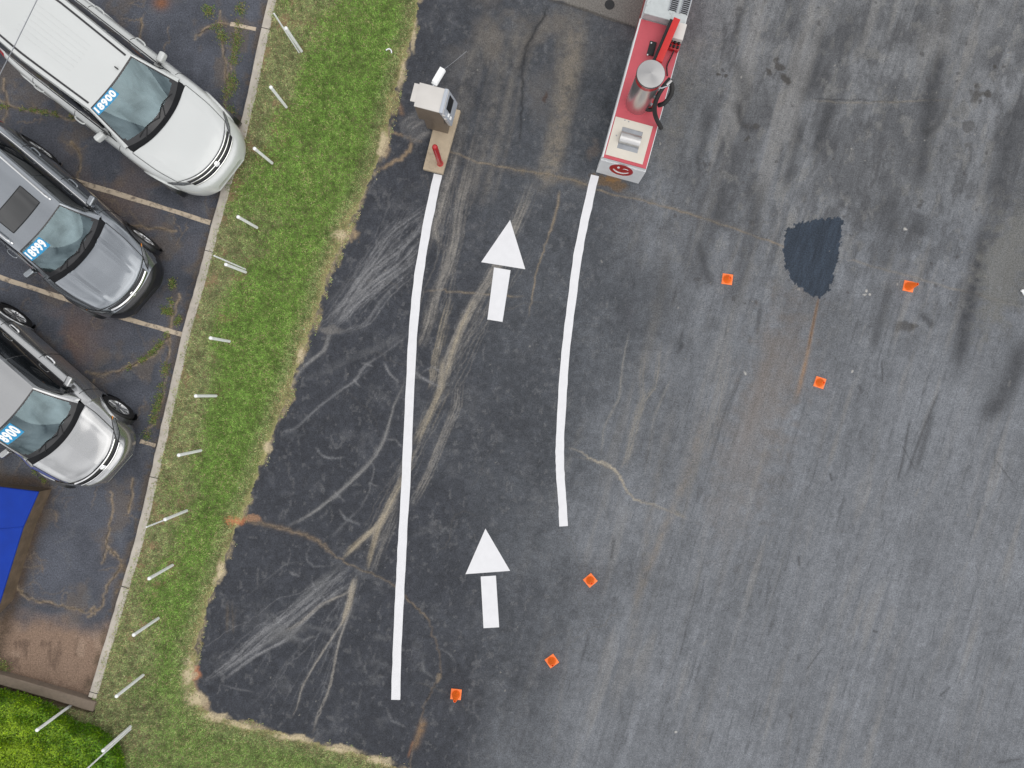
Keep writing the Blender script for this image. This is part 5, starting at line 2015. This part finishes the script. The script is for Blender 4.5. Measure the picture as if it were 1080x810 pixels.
            mb.box((mx - .06, sg * (p['miry'] - .1), b0.z + .085), (.006, .15, .1), bev=.002, rot=Matrix.Rotation(sg * math.radians(12), 3, 'Z'))
            mb.build('mirror_glass', M['tinted'], mr)
        # ---- doors: seams and handles
        for sg in (-1, 1):
            mb = MB()
            for xs_ in p['seams']:
                mb.tube([s.S(xs_, sg * t, .001) for t in lsp(.5, .93, 20)], .0055, 5)
            mb.tube([s.S(x, sg * .93, .002) for x in lsp(p['seams'][0], p['seams'][-1], 24)], .0055, 5)
            mb.build('door_seam', M['seam'], s.root)
            for xh in p['handles']:
                mb = MB()
                pts = [s.S(xh + d_, sg * .585, o_) for d_, o_ in ((-.11, .004), (-.085, .035), (0, .045), (.085, .035), (.11, .004))]
                mb.tube(pts, .016, 8, smooth_n=3)
                mb.build('door_handle', M[p.get('handle', p['paint'])], s.root)
        # ---- headlights
        for sg in (-1, 1):
            h0, h1, t0, t1 = p['lamp']

            def lam(a, b):
                # swept back shape: narrow at the grille end, tall outside
                st = h0 + (h1 - h0) * b + .04 * a
                tc = t0 + (t1 - t0) * b
                hh = p.get('lamph', .05) * (.55 + .75 * math.sin(PI * (.25 + .6 * b)))
                return s.S(max(st, .005), sg * (tc + (a - .5) * hh), .008)
            mb = MB()
            mb.grid(lam, lsp(0, 1, 8), lsp(0, 1, 16), mfun=lambda a, b: 1 if (a < .16 or a > .84 or b < .06) else 0)
            hl = mb.build('headlight', [M['lens'], M['car_black']], s.root, angle=80)
            if p.get('amber'):
                mb = MB()
                mb.grid(lambda a, b: lam(.25 + .5 * a, .8 + .18 * b) + Vector((0, 0, .004)), lsp(0, 1, 4), lsp(0, 1, 4))
                mb.build('turn_signal', M['amber'], hl)
        # ---- grille
        g0, g1, tg_ = p['grille']

        def gri(a, b):
            return s.S(g0 + (g1 - g0) * a + .02 * b * b, b * tg_, .008)
        gg = MB().grid(gri, lsp(0, 1, 8), lsp(-1, 1, 40)).build('grille', M['car_black'], s.root, angle=80)
        mb = MB()
        for a in p['bars']:
            mb.tube([gri(a, b) + Vector((.012, 0, .014)) for b in lsp(-.98, .98, 40)], p.get('barr', .014), 8)
        mb.build('grille_bar', M['chrome'], gg)
        mb = MB()
        q = gri(.45, 0)
        mb.lathe([(.055, 0), (.055, .014), (.035, .02), (0, .02)], c=(q.x, q.y, q.z), n=24, rot=Matrix.Rotation(math.radians(50), 3, 'Y'))
        mb.build('badge', M['chrome'], gg)
        # lower bumper opening
        mb = MB()
        mb.grid(lambda a, b: s.S(.004 + .012 * a, b * (.60 + .16 * a), .012), lsp(0, 1, 5), lsp(-1, 1, 30), keep=lambda a, b: True)
        # interior
        mb = MB()

        def dash(a, b):
            f = s.Wn(.03, b * .93) + Vector((-.02, 0, -.05))
            q = Vector((f.x - .55 * a + .2 * abs(b) ** 2 * a, f.y, f.z + .03 * math.sin(PI * a * .8) - .10 * max(0, a - .75) * 4))
            if b > .15 and a > .55:
                q.z += .05 * math.sin(PI * min(1, (b - .15) / .6)) * math.sin(PI * (a - .55) / .45)
            return q
        mb.grid(dash, lsp(0, 1, 16), lsp(-1, 1, 30))
        mb.build('dashboard', M['dash'], s.root, angle=70)
        sx = -(p['hdr'] + .42)
        for sg in (-1, 1):
            mb = MB()
            mb.box((sx + .28, sg * .37, .62), (.5, .5, .16), bev=.06, seg=3)
            mb.box((sx - .02, sg * .37, .93), (.16, .5, .62), bev=.06, seg=3, rot=Matrix.Rotation(-.22, 3, 'Y'))
            mb.box((sx - .12, sg * .37, 1.3), (.1, .26, .18), bev=.04, seg=3)
            mb.build('seat', M['seat'], s.root, angle=70)
        mb = MB()
        cx = -(p['cowl'] + .78)
        Rm = Matrix.Rotation(math.radians(65), 3, 'Y')
        ring = [Rm @ Vector((.185 * math.cos(2 * PI * k / 28), .185 * math.sin(2 * PI * k / 28), 0)) + Vector((cx, .37, p['zc'] - .05)) for k in range(29)]
        mb.tube(ring, .016, 8)
        mb.tube([ring[0], Vector((cx, .37, p['zc'] - .06)), ring[14]], .016, 6)
        mb.build('steering_wheel', M['black'], s.root)
        MB().box((-(L / 2 + .2), 0, .5), (L - 1.6, hw * 1.7, .02)).build('cabin_floor', M['dash'], s.root)


GRP = 'used cars with prices on their windscreens'
Car('parked_car', 'white large family car with 18900 on its windscreen, nose over the kerb', GRP, (-5.50, 4.10), -37.8,
    dict(L=5.0, hw=.97, cowl=1.36, hdr=2.12, wbow=.24, wbow2=.06, wb=.80, wt=.62, wr=.66, zc=1.08, zn=.92, zb=1.03, zt=1.66, rise=.09, rend=4.75, bow=.46, paint='car_white', rad=.36, fwx=.98, wbase=3.05,
         hood0=.25, wins=[(.45, 1.262), (1.27, 1.602), (1.61, 1.93)], mirx=2.1, miry=1.04, seams=[1.75, 2.85, 3.85], handles=[2.72, 3.7], lamp=(.17, .36, .42, .60), lamph=.10,
         grille=(.135, .235, .40), bars=[.0, .5, 1.0], barr=.014, price='18900', stk=(-.93, -.12, .80, .97), crease=.008, ribs=True, gutter=True, fin=(.03, .42), spokes=5, hoodt=.47))
Car('parked_car', 'charcoal blue car with a sunroof and 18999 on its windscreen, black lower cladding', GRP, (-7.17, 1.64), -40.5,
    dict(L=4.65, hw=.915, cowl=1.22, hdr=1.78, wbow=.20, wbow2=.06, wb=.74, wt=.58, wr=.61, zc=1.06, zn=.90, zb=1.02, zt=1.56, rise=.07, rend=4.3, bow=.34, paint='car_grey', rad=.355, fwx=.90, wbase=2.68,
         hood0=.2, wins=[(.42, 1.292), (1.30, 1.632), (1.64, 1.92)], mirx=1.72, miry=.99, seams=[1.5, 2.5, 3.45], handles=[2.33, 3.25], lamp=(.14, .38, .43, .61), lamph=.085, clad=.52, cladfront=.10,
         grille=(.11, .19, .36), bars=[.5], barr=.03, price='18999', stk=(-.93, -.22, .62, .92), crease=.022, crt=.25, rails='chrome', sunroof=(.12, .30, .62), chromebelt=True, amber=True, spokes=6, mirpaint='car_grey', hoodt=.46))
Car('parked_car', 'silver car with a grey side and 8900 on its windscreen, lowest in the row', GRP, (-7.72, -1.70), -41.5,
    dict(L=4.6, hw=.925, cowl=1.05, hdr=1.74, wbow=.20, wbow2=.06, wb=.73, wt=.59, wr=.62, zc=1.05, zn=.89, zb=1.0, zt=1.56, rise=.08, rend=4.3, bow=.40, paint='car_silver', rad=.345, fwx=.87, wbase=2.74,
         hood0=.22, wins=[(.42, 1.292), (1.30, 1.632), (1.64, 1.92)], mirx=1.62, miry=1.0, seams=[1.35, 2.4, 3.35], handles=[2.25, 3.15], lamp=(.15, .38, .43, .62), lamph=.12,
         grille=(.13, .21, .40), bars=[.1, .9], barr=.016, price='8900', stk=(-.90, -.28, .60, .93), crease=.008, amber=True, spokes=6, handle='chrome', hoodt=.46))

# ------------------------------------------------------------------ light and sky
w = bpy.data.worlds.new('World')
sc.world = w
w.use_nodes = True
nt = w.node_tree
N, L = nt.nodes, nt.links
bg = N['Background']
sky = N.new('ShaderNodeTexSky')
sky.sky_type = 'NISHITA'
sky.sun_disc = False
EL, RT = math.radians(55), math.radians(118)
sky.sun_elevation = EL
sky.sun_rotation = RT
tc = N.new('ShaderNodeTexCoord')
no = N.new('ShaderNodeTexNoise')
no.inputs['Scale'].default_value = 2.6
no.inputs['Detail'].default_value = 7
no.inputs['Roughness'].default_value = 0.58
no.inputs['Distortion'].default_value = .4
L.new(tc.outputs['Generated'], no.inputs['Vector'])
mr = N.new('ShaderNodeMapRange')
mr.inputs['From Min'].default_value = 0.36
mr.inputs['From Max'].default_value = 0.66
mr.inputs['To Min'].default_value = 3.4
mr.inputs['To Max'].default_value = 11.5
L.new(no.outputs['Fac'], mr.inputs['Value'])
cl = N.new('ShaderNodeCombineColor')
for k in ('Red', 'Green', 'Blue'):
    L.new(mr.outputs['Result'], cl.inputs[k])
tint = N.new('ShaderNodeVectorMath')
tint.operation = 'MULTIPLY'
tint.inputs[1].default_value = (1.02, 1.0, .985)
L.new(cl.outputs['Color'], tint.inputs[0])
mx = N.new('ShaderNodeMix')
mx.data_type = 'RGBA'
mx.inputs['Factor'].default_value = .9
L.new(sky.outputs['Color'], mx.inputs['A'])
L.new(tint.outputs['Vector'], mx.inputs['B'])
L.new(mx.outputs['Result'], bg.inputs['Color'])
bg.inputs['Strength'].default_value = 0.118

sl = bpy.data.lights.new('sun', 'SUN')
sl.energy = 0.75
sl.angle = math.radians(64)
sl.color = (1.0, .96, .9)
so = bpy.data.objects.new('sun', sl)
COL.objects.link(so)
dirv = Vector((math.sin(RT) * math.cos(EL), math.cos(RT) * math.cos(EL), math.sin(EL)))
so.rotation_euler = dirv.to_track_quat('Z', 'Y').to_euler()
so.location = dirv * 30

cam = bpy.data.cameras.new('view')
cam.sensor_width = 36
cam.lens = 36 * FPX / 1080
cam.clip_end = 2000
co = bpy.data.objects.new('view', cam)
COL.objects.link(co)
co.location = (0, 0, HC)
co.rotation_euler = (0, 0, 0)
sc.camera = co
sc.view_settings.view_transform = 'Standard'
sc.view_settings.look = 'None'
sc.view_settings.gamma = 1
sc.view_settings.exposure = 0.32
sc.view_settings.use_curve_mapping = False
